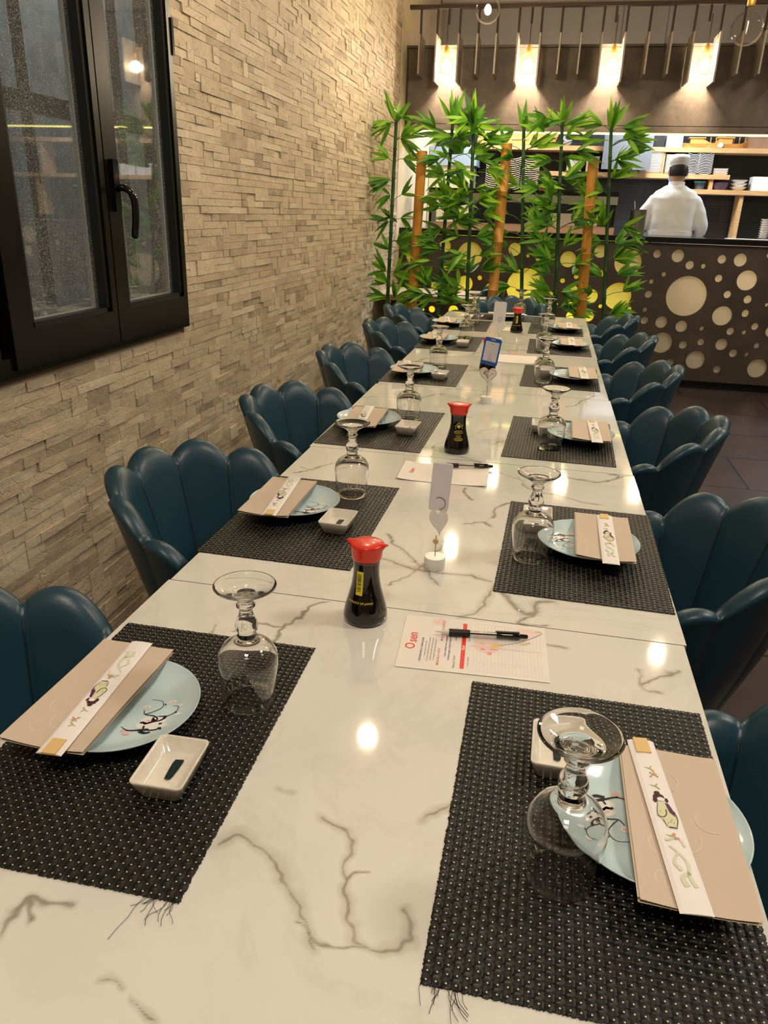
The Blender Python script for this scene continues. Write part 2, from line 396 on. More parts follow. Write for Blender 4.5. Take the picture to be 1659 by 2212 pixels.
def rect_frame(bm, y0, y1, z0, z1, w_, x0, x1, wb=None):
    wb = wb or w_
    box(bm, x0, x1, y0, y0+w_, z0, z1); box(bm, x0, x1, y1-w_, y1, z0, z1)
    box(bm, x0, x1, y0+w_, y1-w_, z0, z0+wb); box(bm, x0, x1, y0+w_, y1-w_, z1-w_, z1)
bm = B(); rect_frame(bm, WY0-.005, WY1+.005, WZ0, WZ1, .05, WX-.08, WX+.022)
obj('window_frame', bm, m_black, win, bevel=.002)
for (a, b, ga, gb) in ((1.655, 2.145, 1.739, 2.118), (2.151, 2.622, 2.220, 2.598)):
    bm = B(); x0, x1 = WX-.03, WX+.032
    z0, z1 = .950, WZ1-.045; gz = 1.045
    box(bm, x0, x1, a, ga, z0, z1); box(bm, x0, x1, gb, b, z0, z1); box(bm, x0, x1, ga, gb, z0, gz); box(bm, x0, x1, ga, gb, z1-.09, z1)
    s = obj('sash', bm, m_black, win, bevel=.003)
    bm = B(); gt = z1-.09
    for q in ((ga-.001, ga+.016, gz, gt), (gb-.016, gb+.001, gz, gt), (ga, gb, gz-.001, gz+.012), (ga, gb, gt-.012, gt)):
        box(bm, WX-.012, WX+.024, *q)
    obj('glazing_bead', bm, m_gasket, s, bevel=.0015)
    bm = B(); rect_frame(bm, ga+.010, gb-.026, gz+.006, gt-.010, .009, WX-.018, WX-.0075)
    obj('glass_spacer', bm, m_silver, s)
    obj('pane', box(B(), WX-.006, WX-.002, ga+.005, gb-.005, gz+.004, gt), m_pane, s)
# handle
bm = B(); box(bm, WX+.030, WX+.046, 2.170, 2.200, 1.325, 1.465)
h_ = obj('handle_plate', bm, m_handle, win, smooth=True, bevel=.006)
bm = B(); tube(bm, spl([(WX+.040, 2.185, 1.388), (WX+.066, 2.185, 1.390), (WX+.086, 2.187, 1.378), (WX+.094, 2.190, 1.350), (WX+.092, 2.190, 1.30), (WX+.086, 2.190, 1.262)], 8), .0105, 14)
ball(bm, (WX+.086, 2.190, 1.261), .0112, 14)
obj('handle_lever', bm, m_handle, h_, smooth='all')
obj('hinge', box(B(), WX+.022, WX+.036, 2.624, 2.638, 1.80, 1.905), m_handle, win, bevel=.003)
# outside the window: a grey yard wall and a grille
m_out = noisy(mat('outside_render', (.10, .12, .12), .9), (.16, .19, .19), (.30, .33, .32), 8)
struct('wall_outside', box(B(), -3.2, -3.1, -1, 9.0, 0, 3.6), m_out)
g = thing('window_grille', 'dark vertical bars of the grille outside the window', 'grille', (-1.75, 2.9, 1.0))
bm = B()
for k in range(11): box(bm, -.012, .012, -1.3+k*.30, -1.27+k*.30, 0, 1.8)
obj('bars', bm, m_black, g); obj('rail', box(B(), -.015, .015, -1.35, 1.8, .62, .68), m_black, g)
lamp('yard_fill', 'POINT', (-2.2, 4.9, 3.1), 40, (.85, .92, 1), .15)  # unseen light, added to brighten the wall outside the panes

# ---------------------------------------------------------------- kitchen: back wall, soffit, counter
m_ktile = mat('black_tile', (.018, .019, .021), .35)
kb = N(m_ktile, 'ShaderNodeTexBrick', Scale=1, Mortar_Size=.004, Brick_Width=.3, Row_Height=.15)
kb.inputs['Color1'].default_value = (.016, .017, .019, 1); kb.inputs['Color2'].default_value = (.028, .029, .032, 1); kb.inputs['Mortar'].default_value = (.008, .008, .008, 1)
kc = N(m_ktile, 'ShaderNodeTexCoord'); kmm = N(m_ktile, 'ShaderNodeMapping'); kmm.inputs['Rotation'].default_value = (PI/2, 0, 0)
L(m_ktile, kc.outputs['Object'], kmm.inputs[0]); L(m_ktile, kmm.outputs[0], kb.inputs['Vector']); L(m_ktile, kb.outputs[0], BS(m_ktile).inputs['Base Color'])
struct('wall_kitchen', box(B(), -1.3, 5, 8.8, 9.0, 0, 2.45), m_ktile)
struct('wall_kitchen', box(B(), -1.3, 5, 8.8, 9.0, 2.45, CH), m_grey)
# soffit above the serving hatch
bm = B(); box(bm, -1.275, 4.9, 6.90, 7.06, 2.035, 2.57); box(bm, -1.275, 4.9, 6.895, 7.06, 1.985, 2.03)
so = struct('trim_soffit', bm, m_concrete, bevel=.003)
struct('trim_soffit_cap', box(B(), -1.29, 4.9, 6.89, 7.07, 2.572, 2.59), m_concrete)
m_led = mat('led_strip_light', (1, .9, .5), .5, emit=(1, .88, .22), estr=5)
led = obj('led_strip', box(B(), -1.2, 4.5, 6.925, 6.945, 1.972, 1.984), m_led); tag(led, 'glowing yellow light strip under the front edge of the concrete soffit', 'light strip')
CIRC = [(0.648, 1.015, 0.109), (0.87, 1.09, 0.032), (1.035, 1.081, 0.05), (1.139, 1.013, 0.034), (1.246, 1.009, 0.019), (1.379, 1.069, 0.034), (1.52, 1.069, 0.051), (0.948, 0.932, 0.019), (0.859, 0.87, 0.019), (0.75, 0.834, 0.019), (0.851, 0.767, 0.03), (0.604, 0.739, 0.111), (0.714, 0.64, 0.019), (0.841, 0.64, 0.019), (1.154, 0.767, 0.162), (1.381, 0.92, 0.03), (1.6, 0.914, 0.079), (1.472, 0.796, 0.03), (1.636, 0.765, 0.033), (1.463, 0.623, 0.079), (1.639, 0.653, 0.03), (0.85, 0.552, 0.032), (0.99, 0.546, 0.049), (1.156, 0.52, 0.048), (1.322, 0.511, 0.019), (1.551, 0.502, 0.031), (1.66, 0.501, 0.019), (1.734, 0.552, 0.029), (1.018, 0.375, 0.088), (1.195, 0.367, 0.034), (1.335, 0.4, 0.029), (1.501, 0.39, 0.049), (1.779, 0.396, 0.023), (1.608, 0.322, 0.034), (1.716, 0.319, 0.018), (1.316, 0.247, 0.078), (1.505, 0.18, 0.033), (1.114, 0.21, 0.035), (1.819, 0.209, 0.079), (1.871, 0.521, 0.05), (1.789, 0.73, 0.015), (1.729, 1.113, 0.02), (-0.673, 1.019, 0.108), (-0.463, 1.088, 0.025), (-0.49, 0.979, 0.018), (-0.294, 1.08, 0.053), (-0.031, 1.103, 0.031), (-0.092, 1.013, 0.02), (-0.178, 1.031, 0.013), (-0.329, 0.934, 0.017), (-0.002, 0.913, 0.021), (0.159, 1.019, 0.065), (0.415, 1.091, 0.051), (0.444, 0.914, 0.03), (-0.177, 0.774, 0.159), (-0.574, 0.835, 0.02), (-0.699, 0.78, 0.067), (-0.479, 0.751, 0.041), (0.134, 0.843, 0.02), (0.243, 0.881, 0.02), (0.237, 0.777, 0.03), (0.046, 0.728, 0.021), (0.103, 0.649, 0.013), (0.224, 0.651, 0.021), (0.232, 0.556, 0.036), (0.38, 0.727, 0.061), (0.383, 0.56, 0.045), (0.41, 0.422, 0.062), (0.473, 0.649, 0.017), (0.545, 0.520, 0.045), (-1.177, 0.984, 0.057), (-1.068, 0.879, 0.022), (-1.077, 0.776, 0.032), (-0.894, 1.085, 0.051), (-0.865, 0.914, 0.033), (-0.974, 0.755, 0.028), (-1.204, 0.509, 0.02), (-1.058, 0.54, 0.012), (-0.98, 0.547, 0.029), (-0.98, 0.422, 0.051), (-0.787, 0.545, 0.045)]
rr = random.Random(3)
for _ in range(4000):        # the panel runs on beyond the photo's right edge and low behind the chairs
    if len(CIRC) > 135: break
    c = (rr.uniform(-1.2, 4.7), rr.uniform(.12, 1.1), rr.choice([.02, .03, .03, .05, .08, .11]))
    if .75 < c[0] < 1.95: continue
    if c[0] < .75 and c[1] > .42: continue
    if c[1]-c[2] < .10 or c[1]+c[2] > 1.13: continue
    if all(math.hypot(c[0]-q[0], c[1]-q[1]) > c[2]+q[2]+.02 for q in CIRC): CIRC.append(c)
cnt = thing('bar_counter', 'dark brown kitchen counter front pierced with round lit holes under a black worktop', 'counter', (0, 6.9, 0))
me = holed_panel('front_panel', -1.295, 4.895, .07, 1.175, CIRC, 0, .03)
link('front_panel', me, m_counter, cnt)
m_acr = mat('opal_acrylic', (.78, .72, .60), .35)
ta = N(m_acr, 'ShaderNodeBsdfTranslucent'); ta.inputs[0].default_value = (.85, .80, .62, 1)
mxa = N(m_acr, 'ShaderNodeMixShader'); mxa.inputs[0].default_value = .5
L(m_acr, BS(m_acr).outputs[0], mxa.inputs[1]); L(m_acr, ta.outputs[0], mxa.inputs[2]); L(m_acr, mxa.outputs[0], m_acr.node_tree.nodes['Material Output'].inputs[0])
obj('diffuser_sheet', box(B(), -1.29, 4.895, .024, .030, .07, 1.175), m_acr, cnt)
obj('worktop', box(B(), -1.295, 4.895, -.05, .45, 1.18, 1.222), m_blackstone, cnt, bevel=.004)
obj('plinth', box(B(), -1.295, 4.895, .03, .40, 0, .07), m_blackstone, cnt)
obj('light_divider', box(B(), .80, .82, .032, .38, .07, 1.175), m_white, cnt)  # unseen partition, added to keep the yellow glow from the right-hand holes
obj('rear_panel', box(B(), -1.295, 4.895, .38, .40, .07, 1.175), m_white, cnt)
for (x, e) in ((-1.0, 150), (-.45, 170), (.05, 150), (.40, 40)):
    lamp('counter_glow', 'AREA', (x, 7.22, .30), e*.32, (1, .95, .06), .45, (R(100), 0, 0), .12)
lamp('counter_glow', 'AREA', (1.95, 7.2, .9), 9.0, (1, .83, .74), 1.8, (R(90), 0, 0), .3)

# ---------------------------------------------------------------- main dining tables (six pushed together)
TX0, TX1 = -.583, .262
SEAM = [.24, 1.066, 1.892, 2.738, 3.57, 4.40, 5.10]
def uz(pts): return [tuple(onz(*p).xy) for p in pts]
VE = [  # traced veins: points, half width of the core (mm), half width of the grey halo (mm)
 (uz([(465,1818),(500,1800),(540,1806),(580,1828),(605,1860),(612,1892),(640,1940),(665,1985),(688,2040)]), 1.0, 8),
 (uz([(705,1778),(728,1800),(745,1832),(730,1870),(735,1908),(750,1945),(762,1990),(800,2046),(850,2040),(888,2012),(885,1975)]), 1.0, 6),
 (uz([(640,1985),(690,2020),(745,2040),(800,2046)]), .7, 3),
 (uz([(735,1908),(775,1885),(800,1880)]), .5, 3),
 (uz([(0,2012),(22,1990),(45,1968),(60,1950),(95,1962),(155,1958)]), 2.2, 6), (uz([(60,1950),(62,1975),(70,1998)]), 2, 4),
 (uz([(222,2103),(250,2112),(272,2135)]), .3, 5), (uz([(285,2173),(310,2190),(340,2215)]), .3, 5),
 (uz([(580,1392),(600,1362),(612,1352),(640,1338),(665,1322),(712,1297)]), 1.6, 3), (uz([(500,1368),(540,1350),(575,1345),(612,1352)]), .8, 3), (uz([(445,1372),(460,1350)]), 1, 3),
 (uz([(800,1205),(850,1212),(900,1232),(960,1238),(1010,1240),(1060,1258)]), 1.2, 7), (uz([(840,1262),(890,1240),(930,1205),(960,1170)]), .9, 5),
 (uz([(1070,1268),(1050,1300),(1020,1325),(1000,1332)]), 1.6, 8), (uz([(1090,1280),(1110,1310),(1130,1325),(1155,1320),(1165,1305),(1190,1300)]), 3.5, 9), (uz([(1155,1320),(1120,1345),(1175,1350)]), 1.5, 5),
 (uz([(840,1155),(870,1190),(925,1235),(940,1265)]), .8, 5), (uz([(1002,1055),(1010,1075),(1022,1080)]), 1.6, 4), (uz([(1058,1118),(1072,1100),(1088,1090),(1100,1088)]), 2, 6), (uz([(1000,1130),(1040,1128),(1065,1135)]), 1, 5),
 (uz([(1195,1020),(1230,1032),(1275,1040),(1315,1040),(1335,1028),(1310,1024)]), 2, 7), (uz([(1315,1040),(1345,1030),(1364,1028)]), 1.5, 4),
 (uz([(1130,1375),(1180,1392),(1230,1400)]), .5, 5), (uz([(1370,1440),(1385,1470),(1400,1490),(1440,1500)]), .6, 5), (uz([(1395,1478),(1420,1460),(1460,1450)]), 1.4, 6),
 (uz([(930,1765),(1000,1740)]), .4, 6), (uz([(600,1700),(640,1712)]), .4, 7),
 (uz([(1225,880),(1245,873),(1262,862),(1290,855)]), 2, 4), (uz([(640,1020),(700,1008),(745,990)]), 1.2, 4), (uz([(650,1010),(690,1015)]), .8, 3),
 (uz([(780,860),(830,855),(880,862),(960,850)]), 1.4, 4), (uz([(1060,700),(1080,712)]), 1, 3),
]
rv = random.Random(11)
for _ in range(20):      # fainter veins over the rest of the tops
    x, y = rv.uniform(TX0, TX1), rv.uniform(1.9, 5.1); a = rv.uniform(-.9, .9) + (PI if rv.random() < .5 else 0); pts = []
    for _k in range(rv.randint(6, 14)):
        pts.append((x, y)); a += rv.uniform(-.55, .55); x += .045*math.cos(a); y += .045*math.sin(a)
    VE.append((pts, rv.choice([.3, .8, 1.4]), rv.choice([3, 5, 7])))
def wob(p, sc, amp, seed):
    v = np.zeros(len(p)); q = np.random.RandomState(int(seed*10))
    for k in range(5):
        a = q.uniform(0, 2*PI); f_ = sc*q.uniform(.7, 1.9); v += np.sin(f_*(p[:, 0]*math.cos(a)+p[:, 1]*math.sin(a)) + q.uniform(0, 6) + 1.5*np.sin(f_*.7*(p[:, 1]*math.cos(a)-p[:, 0]*math.sin(a))))
    return v/2.6*amp
def marble_top(y0, y1, x0=TX0, x1=TX1, step=.004):
    nx, ny = int((x1-x0)/step)+1, int((y1-y0)/step)+1
    X, Y = np.meshgrid(np.linspace(x0, x1, nx), np.linspace(y0, y1, ny)); G = np.stack([X.ravel(), Y.ravel()], 1)
    W = G.copy(); W[:, 0] += wob(G, 40, .0060, 1.5) + wob(G, 170, .0018, 8); W[:, 1] += wob(G, 40, .0060, 9.1) + wob(G, 170, .0018, 4)
    vein = np.full(len(G), 9.); halo = np.full(len(G), 9.)
    for pts, c, h in VE:
        P = np.array([tuple(v) for v in spl([(p[0], p[1], 0) for p in pts], 3)])[:, :2]
        if P[:, 1].max() < y0-.05 or P[:, 1].min() > y1+.05: continue
        d = np.full(len(G), 9.)
        for a, b in zip(P[:-1], P[1:]):
            ab = b-a; t = np.clip(((W-a)@ab)/(ab@ab+1e-12), 0, 1); d = np.minimum(d, np.linalg.norm(W-a-t[:, None]*ab, axis=1))
        vein = np.minimum(vein, np.maximum(0, (d*1000-c*.5)/(c*1.2+1.3))); halo = np.minimum(halo, d*1000/(h*1.5))
    vein = np.minimum(vein, 3); halo = np.minimum(halo, 3)
    th = .022
    top = [(a, b, 0) for a, b in G]
    bm = B(); me = bpy.data.meshes.new('tabletop')
    n = len(top); cor = [(x0, y0, -th), (x1, y0, -th), (x1, y1, -th), (x0, y1, -th)]
    faces = []
    for j in range(ny-1):
        for i in range(nx-1):
            k = j*nx+i; faces.append((k, k+1, k+nx+1, k+nx))
    base = n; verts = top + cor
    b0 = [i for i in range(nx)]; b1 = [j*nx+nx-1 for j in range(ny)]; b2 = [(ny-1)*nx+i for i in range(nx-1, -1, -1)]; b3 = [j*nx for j in range(ny-1, -1, -1)]
    nf = len(faces)
    faces.append(tuple(b0[::-1]) + (base, base+1)); faces.append(tuple(b1[::-1]) + (base+1, base+2)); faces.append(tuple(b2[::-1]) + (base+2, base+3)); faces.append(tuple(b3[::-1]) + (base+3, base))
    faces.append((base+3, base+2, base+1, base))
    bm.free(); me.from_pydata(verts, [], faces); me.update()
    for nm, arr in (('vein', vein), ('halo', halo)):
        A = me.attributes.new(nm, 'FLOAT', 'POINT'); A.data.foreach_set('value', list(arr)+[3.]*4)
    me.materials.append(m_marble); me.materials.append(m_edge)
    for p in me.polygons[nf:]: p.material_index = 1
    return me
jog = [(0, 0), (.003, .004), (-.002, .002), (.003, -.002), (0, .002), (-.03, .004)]
tdesc = ['nearest white marble-topped table, with the printed menu sheet at its far edge', 'second white marble-topped table, carrying the card holder nearest the camera', 'third white marble-topped table, with the menu leaflet and pen behind the near card holder',
         'fourth white marble-topped table, carrying the blue-framed card', 'fifth white marble-topped table from the near end', 'farthest white marble-topped table of the long row, at the head chair']
for k in range(6):
    y0, y1 = SEAM[k]+.001, SEAM[k+1]-.001
    t = thing('dining_table', tdesc[k], 'table', (0, 0, 0), group='marble tables pushed end to end')
    me = marble_top(y0, y1, TX0+jog[k][0], TX1+jog[k][1], .002 if k < 2 else .004)
    o = link('tabletop', me, None, t); o.location = (0, 0, .75)
    yc = (y0+y1)/2
    obj('apron', box(B(), TX0+.06, TX1-.06, y0+.05, y1-.05, .69, .728), m_black, t)
    for sx_ in (TX0+.16, TX1-.16):
        bm = B(); box(bm, sx_-.03, sx_+.03, yc-.03, yc+.03, .02, .69); box(bm, sx_-.04, sx_+.04, yc-.28, yc+.28, 0, .02); obj('leg', bm, m_black, t, bevel=.003)

# ---------------------------------------------------------------- shell chairs
def make_chair():
    t = thing('shell_chair', '', 'chair')
    NP, nt, T = 7, 16, R(109)
    th_ = [(-T + 2*T*k/(NP*nt)) for k in range(NP*nt+1)]
    prof = []
    verts, faces = [], []
    rows = []
    for k, a in enumerate(th_):
        u = (k % nt)/nt if k < NP*nt else 0; s = math.sin(PI*u)**.55 if 0 < u < 1 else 0
        c_ = abs(a)/T
        Hc = .840 - .155*c_**2.7
        top = Hc - .030*(1-math.sin(PI*u)**.9 if 0 < u < 1 else 1)
        if c_ > .95: top -= .05*(c_-.95)/.05
        zb = .40
        line = []
        def rad(z):
            q = max(0, min(1, (z-zb)/(.84-zb))); return .128 + .122*q**.95
        def put(rr_, z):
            x = -rr_*math.cos(a)*1.02; y = rr_*math.sin(a)
            return (x, y, z)
        tk_i, tk_o = .013+.009*s, .015+.008*s
        nv = 12; zt = top-.022
        for j in range(nv+1):
            q = j/nv; z = .43 + (zt-.43)*q; fade = min(1, q*3)
            line.append(put(rad(z)-(.012+(tk_i-.012)*fade), z))
        for j in range(1, 7):
            b = PI*j/7; z = zt + .022*math.sin(b)*(.6+.4*s); rr2 = rad(top) - tk_i*math.cos(b) if b < PI/2 else rad(top) - tk_o*math.cos(b)
            line.append(put(rr2, z))
        for j in range(nv+1):
            q = 1-j/nv; z = zb-.02 + (zt-zb+.02)*q; fade = min(1, q*2)
            line.append(put(rad(z)+(.010+(tk_o-.010)*fade), z))
        rows.append(line)
    nl = len(rows[0])
    for l in rows: verts += l
    for k in range(len(rows)-1):
        for j in range(nl-1):
            a = k*nl+j; faces.append((a, a+nl, a+nl+1, a+1))
        faces.append((k*nl+nl-1, (k+1)*nl+nl-1, (k+1)*nl, k*nl))
    faces.append(tuple(range(nl))); e = (len(rows)-1)*nl; faces.append(tuple(range(e+nl-1, e-1, -1)))
    me = bpy.data.meshes.new('backrest'); me.from_pydata(verts, [], faces); me.update()
    bm = B(); bm.from_mesh(me); bmesh.ops.recalc_face_normals(bm, faces=bm.faces); bm.to_mesh(me); bm.free()
    for p in me.polygons: p.use_smooth = True
    bk = link('backrest', me, m_leather, t)
    # piping in the grooves between channels, inner side
    bm = B()
    for i in range(1, NP):
        k = i*nt; l = rows[k]; pts = [Vector(p) + Vector((math.cos(th_[k]), -math.sin(th_[k]), 0))*.0008 for p in l[1:13]]
        tube(bm, pts, .0018, 6)
    obj('piping', bm, m_piping, bk, smooth='all')
    bm = B(); lathe(bm, [(0, .385), (.11, .385), (.13, .40), (.142, .43), (.145, .465), (.12, .482), (0, .488)], 36)
    for v in bm.verts: v.co.x = v.co.x*1.25 + .045
    obj('seat', bm, m_leather, t, smooth='all')
    bm = B(); lathe(bm, [(0, .36), (.14, .36), (.15, .385), (0, .386)], 24); obj('seat_base', bm, m_leg, t)
    for sx_ in (1, -1):
        for sy_ in (1, -1):
            obj('leg', tube(B(), [(sx_*.10, sy_*.10, .365), (sx_*.19, sy_*.18, 0)], [.014, .009], 10), m_leg, t, smooth=True)
    return t
ch0 = make_chair()
LCH = [(-.592, .665, -12, 'teal channel-backed chair partly cut off at the left edge, nearest on the wall side'),
       (-.60, 1.42, -16, 'teal leather shell chair on the wall side at the second left place mat'),
       (-.59, 2.13, -16, 'teal leather shell chair on the wall side at the third left place mat'),
       (-.60, 2.95, -14, 'teal leather shell chair on the wall side at the fourth left place mat'),
       (-.62, 3.82, -8, 'teal shell chair fifth along the wall side, in front of the last wall-side chair'),
       (-.66, 4.52, -4, 'last teal shell chair on the wall side, closest to the bamboo')]
RCH = [(.262, .675, 180, 'teal shell chair cut off by the right edge beside the nearest right place mat'),
       (.275, 1.42, 184, 'large teal shell chair on the aisle side at the second right place mat'),
       (.275, 2.23, 184, 'teal shell chair on the aisle side at the third right place mat'),
       (.275, 3.03, 184, 'teal shell chair on the aisle side at the fourth right place mat'),
       (.275, 3.83, 182, 'teal shell chair fifth along the aisle side of the table'),
       (.275, 4.62, 180, 'last teal shell chair on the aisle side, nearest the kitchen counter')]
first = True
for x, y, a, lb in LCH + RCH + [(-.22, 5.18, -90, 'teal shell chair at the far head of the long table'), (-.58, 6.35, 180, 'dark teal chair at the rear wall table behind the bamboo')]:
    if first: ch0.location = (x, y, 0); ch0.rotation_euler = (0, 0, R(a)); ch0['label'] = lb; ch0['group'] = 'teal shell chairs around the table'; first = False
    else: dup(ch0, (x, y, 0), R(a), lb, 'teal shell chairs around the table')

# ---------------------------------------------------------------- place mats
def make_mat():
    W_, H_ = .300, .450; n = 4
    P = P_
    nx, ny = int(round(W_/P)), int(round(H_/P)); st = P/6
    X = np.arange(nx*6+1)*st - W_/2; X = X*(W_/(nx*P)); Y = np.arange(ny*6+1)*st - H_/2
    me = bpy.data.meshes.new('woven_mat')
    gx_, gy_ = np.meshgrid(np.arange(nx*6+1), np.arange(ny*6+1))
    u, v = gx_/6., gy_/6.
    cu_, cv_ = np.floor(u-1e-6), np.floor(v-1e-6); fu, fv = u-np.floor(u), v-np.floor(v)
    over = ((cu_+cv_) % 2 == 0)
    hw = np.where(over, np.sin(PI*fu)**.6*.0010, np.sin(PI*fv)**.6*.0007)
    edge = np.where(over, np.abs(np.sin(PI*fv))**.35, np.abs(np.sin(PI*fu))**.35)
    Z = .0012 + hw*edge
    Z = np.where((gx_ % 6 == 0) & (gy_ % 6 == 0), .0002, Z)
    rg = np.random.RandomState(4)
    XX, YY = np.meshgrid(np.arange(nx*6+1)*P/6-nx*P/2, np.arange(ny*6+1)*P/6-ny*P/2)
    XX = XX + np.where((gx_ == 0) | (gx_ == nx*6), rg.uniform(-.0009, .0009, XX.shape), 0); YY = YY + np.where((gy_ == 0) | (gy_ == ny*6), rg.uniform(-.0009, .0009, XX.shape), 0)
    verts = np.stack([XX.ravel(), YY.ravel(), Z.ravel()], 1); m_, n_ = XX.shape
    idx = np.arange(m_*n_).reshape(m_, n_)
    F = np.stack([idx[:-1, :-1].ravel(), idx[:-1, 1:].ravel(), idx[1:, 1:].ravel(), idx[1:, :-1].ravel()], 1)
    # skirt down to the table
    bot = verts.copy(); border = np.concatenate([idx[0, :], idx[1:, -1], idx[-1, ::-1][1:], idx[::-1, 0][1:-1]])
    base = len(verts); bv = verts[border].copy(); bv[:, 2] = .0002
    S = [(int(border[(k+1) % len(border)]), int(border[k]), base+k, base+(k+1) % len(border)) for k in range(len(border))]
    allv = np.concatenate([verts, bv]); me.from_pydata(allv.tolist(), [], F.tolist()+S+[tuple(range(base+len(border)-1, base-1, -1))]); me.update()
    me.materials.append(m_mat)
    return me
matme = make_mat()
MATS = [('L', -.423, .690, .5, 'black woven place mat at the bottom left with a frayed corner'), ('L', -.437, 1.405, -.5, 'black woven place mat at the second place on the wall side'),
        ('L', -.430, 2.145, -1, 'black woven place mat at the third place on the wall side'), ('L', -.438, 3.0, 0, 'black woven place mat at the fourth place on the wall side'),
        ('L', -.44, 3.80, 0, 'black woven place mat at the fifth place on the wall side'), ('L', -.445, 4.47, 0, 'black woven place mat at the last place on the wall side'),
        ('R', .106, .665, .0, 'black woven place mat at the bottom right with a frayed corner'), ('R', .118, 1.390, -1, 'black woven place mat at the second place on the aisle side'),
        ('R', .084, 2.175, -1.5, 'black woven place mat at the third place on the aisle side'), ('R', .093, 3.10, -1, 'black woven place mat at the fourth place on the aisle side'),
        ('R', .093, 3.86, 0, 'black woven place mat at the fifth place on the aisle side'), ('R', .08, 4.50, -1, 'black woven place mat at the last place on the aisle side'),
        ('H', -.21, 4.90, 90, 'black woven place mat laid crosswise at the far head of the table')]
matobjs = []
for k, (s, x, y, a, lb) in enumerate(MATS):
    t = thing('place_mat', lb, 'place mat', (x, y, .7503), R(a), 'black woven place mats'); matobjs.append(t)
    link('woven_vinyl', matme, None, t)
def frays(t, cx, cy, dx, dy, sd, n):
    q = random.Random(sd); bm = B()
    for k in range(n):
        p = Vector((cx + dx*q.uniform(0, .035), cy + dy*q.uniform(-.002, .012)*0, .0016)); L_ = q.uniform(.006, .03) if k else .05
        d = Vector((q.uniform(-.3, 1)*dx*.6, -1, 0)).normalized(); pts = [p]
        for j in range(4):
            d = (d + Vector((q.uniform(-.5, .5), q.uniform(-.2, .2), 0))).normalized(); p = p + d*L_/4; pts.append(Vector((p.x, p.y, .0012)))
        tube(bm, spl(pts, 3), .00022, 5)
    obj('frayed_threads', bm, m_ink, t)
frays(matobjs[0], .149, -.2245, -1, 0, 2, 14); frays(matobjs[6], -.149, -.2245, 1, 0, 6, 16)

# ---------------------------------------------------------------- goblets (upside down)
def make_goblet():
    t = thing('wine_goblet', '', 'glass')
    outer = [(.0325, .0010), (.0332, .012), (.0355, .030), (.0380, .050), (.0385, .060), (.0370, .072), (.031, .083), (.021, .090), (.0125, .0935)]
    stem = [(.0105, .096), (.0125, .099), (.0105, .102), (.0135, .107), (.0145, .113), (.0132, .119), (.0098, .126), (.0082, .133), (.0090, .137), (.0118, .1395), (.0118, .142), (.0095, .1445), (.0105, .149), (.016, .1545), (.026, .1600), (.0345, .1645), (.0382, .1670), (.0388, .1682), (.0382, .1692), (.0372, .1690)]
    topside = [(.033, .1664), (.024, .1622), (.014, .1588), (.007, .1578), (0, .1576)]
    inner = [(0, .0890), (.010, .0885), (.020, .0860), (.029, .0795), (.0352, .070), (.0368, .060), (.0364, .050), (.0340, .030), (.0318, .012), (.0312, .0010)]
    pr = inner + [(.0318, .0002)] + outer + stem + topside
    bm = lathe(B(), pr, 48)
    bmesh.ops.recalc_face_normals(bm, faces=bm.faces)
    obj('glass_body', bm, m_glass, t, smooth='all')
    return t
gob = make_goblet()
GOB = [(-.322, .772, 'upside-down wine goblet on the nearest left place mat'), (.072, .580, 'largest upside-down wine goblet, at the lower right overlapping the blue plate'),
       (-.381, 1.550, 'upside-down wine goblet on the second left place mat'), (.023, 1.319, 'upside-down wine goblet in front of the dish on the second right place mat'),
       (-.373, 2.236, 'upside-down wine goblet on the third left place mat'), (.056, 2.064, 'upside-down wine goblet on the third right place mat'),
       (-.405, 3.112, 'upside-down wine goblet on the fourth left place mat'), (.027, 2.971, 'upside-down wine goblet on the fourth right place mat'),
       (-.377, 3.938, 'upside-down wine goblet on the fifth left place mat'), (.017, 3.726, 'upside-down wine goblet on the fifth right place mat'),
       (-.397, 4.541, 'upside-down wine goblet on the last left place mat'), (.031, 4.47, 'upside-down wine goblet on the last right place mat'),
       (-.146, 4.94, 'upside-down wine goblet on the head place mat behind the farthest soy bottle')]
for k, (x, y, lb) in enumerate(GOB):
    if k == 0: gob.location = (x, y, .7528); gob['label'] = lb; gob['group'] = 'upside-down goblets'
    else: dup(gob, (x, y, .7528), k*.7, lb, 'upside-down goblets')

# ---------------------------------------------------------------- plates, napkins, chopsticks, dishes
def strokes(bm, lines, z, mi=0):
    """brush strokes: list of (points, widths) as flat ribbons at height function z(x,y)"""
    for pts, w0, w1 in lines:
        P = spl([(p[0], p[1], 0) for p in pts], 6); n = len(P); a = []
        for k, p in enumerate(P):
            t = (P[min(k+1, n-1)]-P[max(k-1, 0)]).normalized(); q = Vector((-t.y, t.x, 0)); u = k/(n-1)
            w_ = (w0*(1-u)+w1*u)/2
            a.append((bm.verts.new((p.x+q.x*w_, p.y+q.y*w_, z(p.x+q.x*w_, p.y+q.y*w_))), bm.verts.new((p.x-q.x*w_, p.y-q.y*w_, z(p.x-q.x*w_, p.y-q.y*w_)))))
        for (b, c), (d, e) in zip(a, a[1:]):
            f_ = bm.faces.new((c, b, d, e)); f_.material_index = mi
def disc(bm, cx, cy, rx, ry, z, mi=0, n=14, ang=0):
    vs = []
    for k in range(n):
        a = 2*PI*k/n; x, y = rx*math.cos(a), ry*math.sin(a); X_ = cx+x*math.cos(ang)-y*math.sin(ang); Y_ = cy+x*math.sin(ang)+y*math.cos(ang)
        vs.append(bm.verts.new((X_, Y_, z(X_, Y_))))
    bm.faces.new(vs).material_index = mi
PR = .095
def plate_z(r):
    if r < .060: return .0125
    q = (r-.060)/(PR-.060); return .0125 + .0125*q**1.5
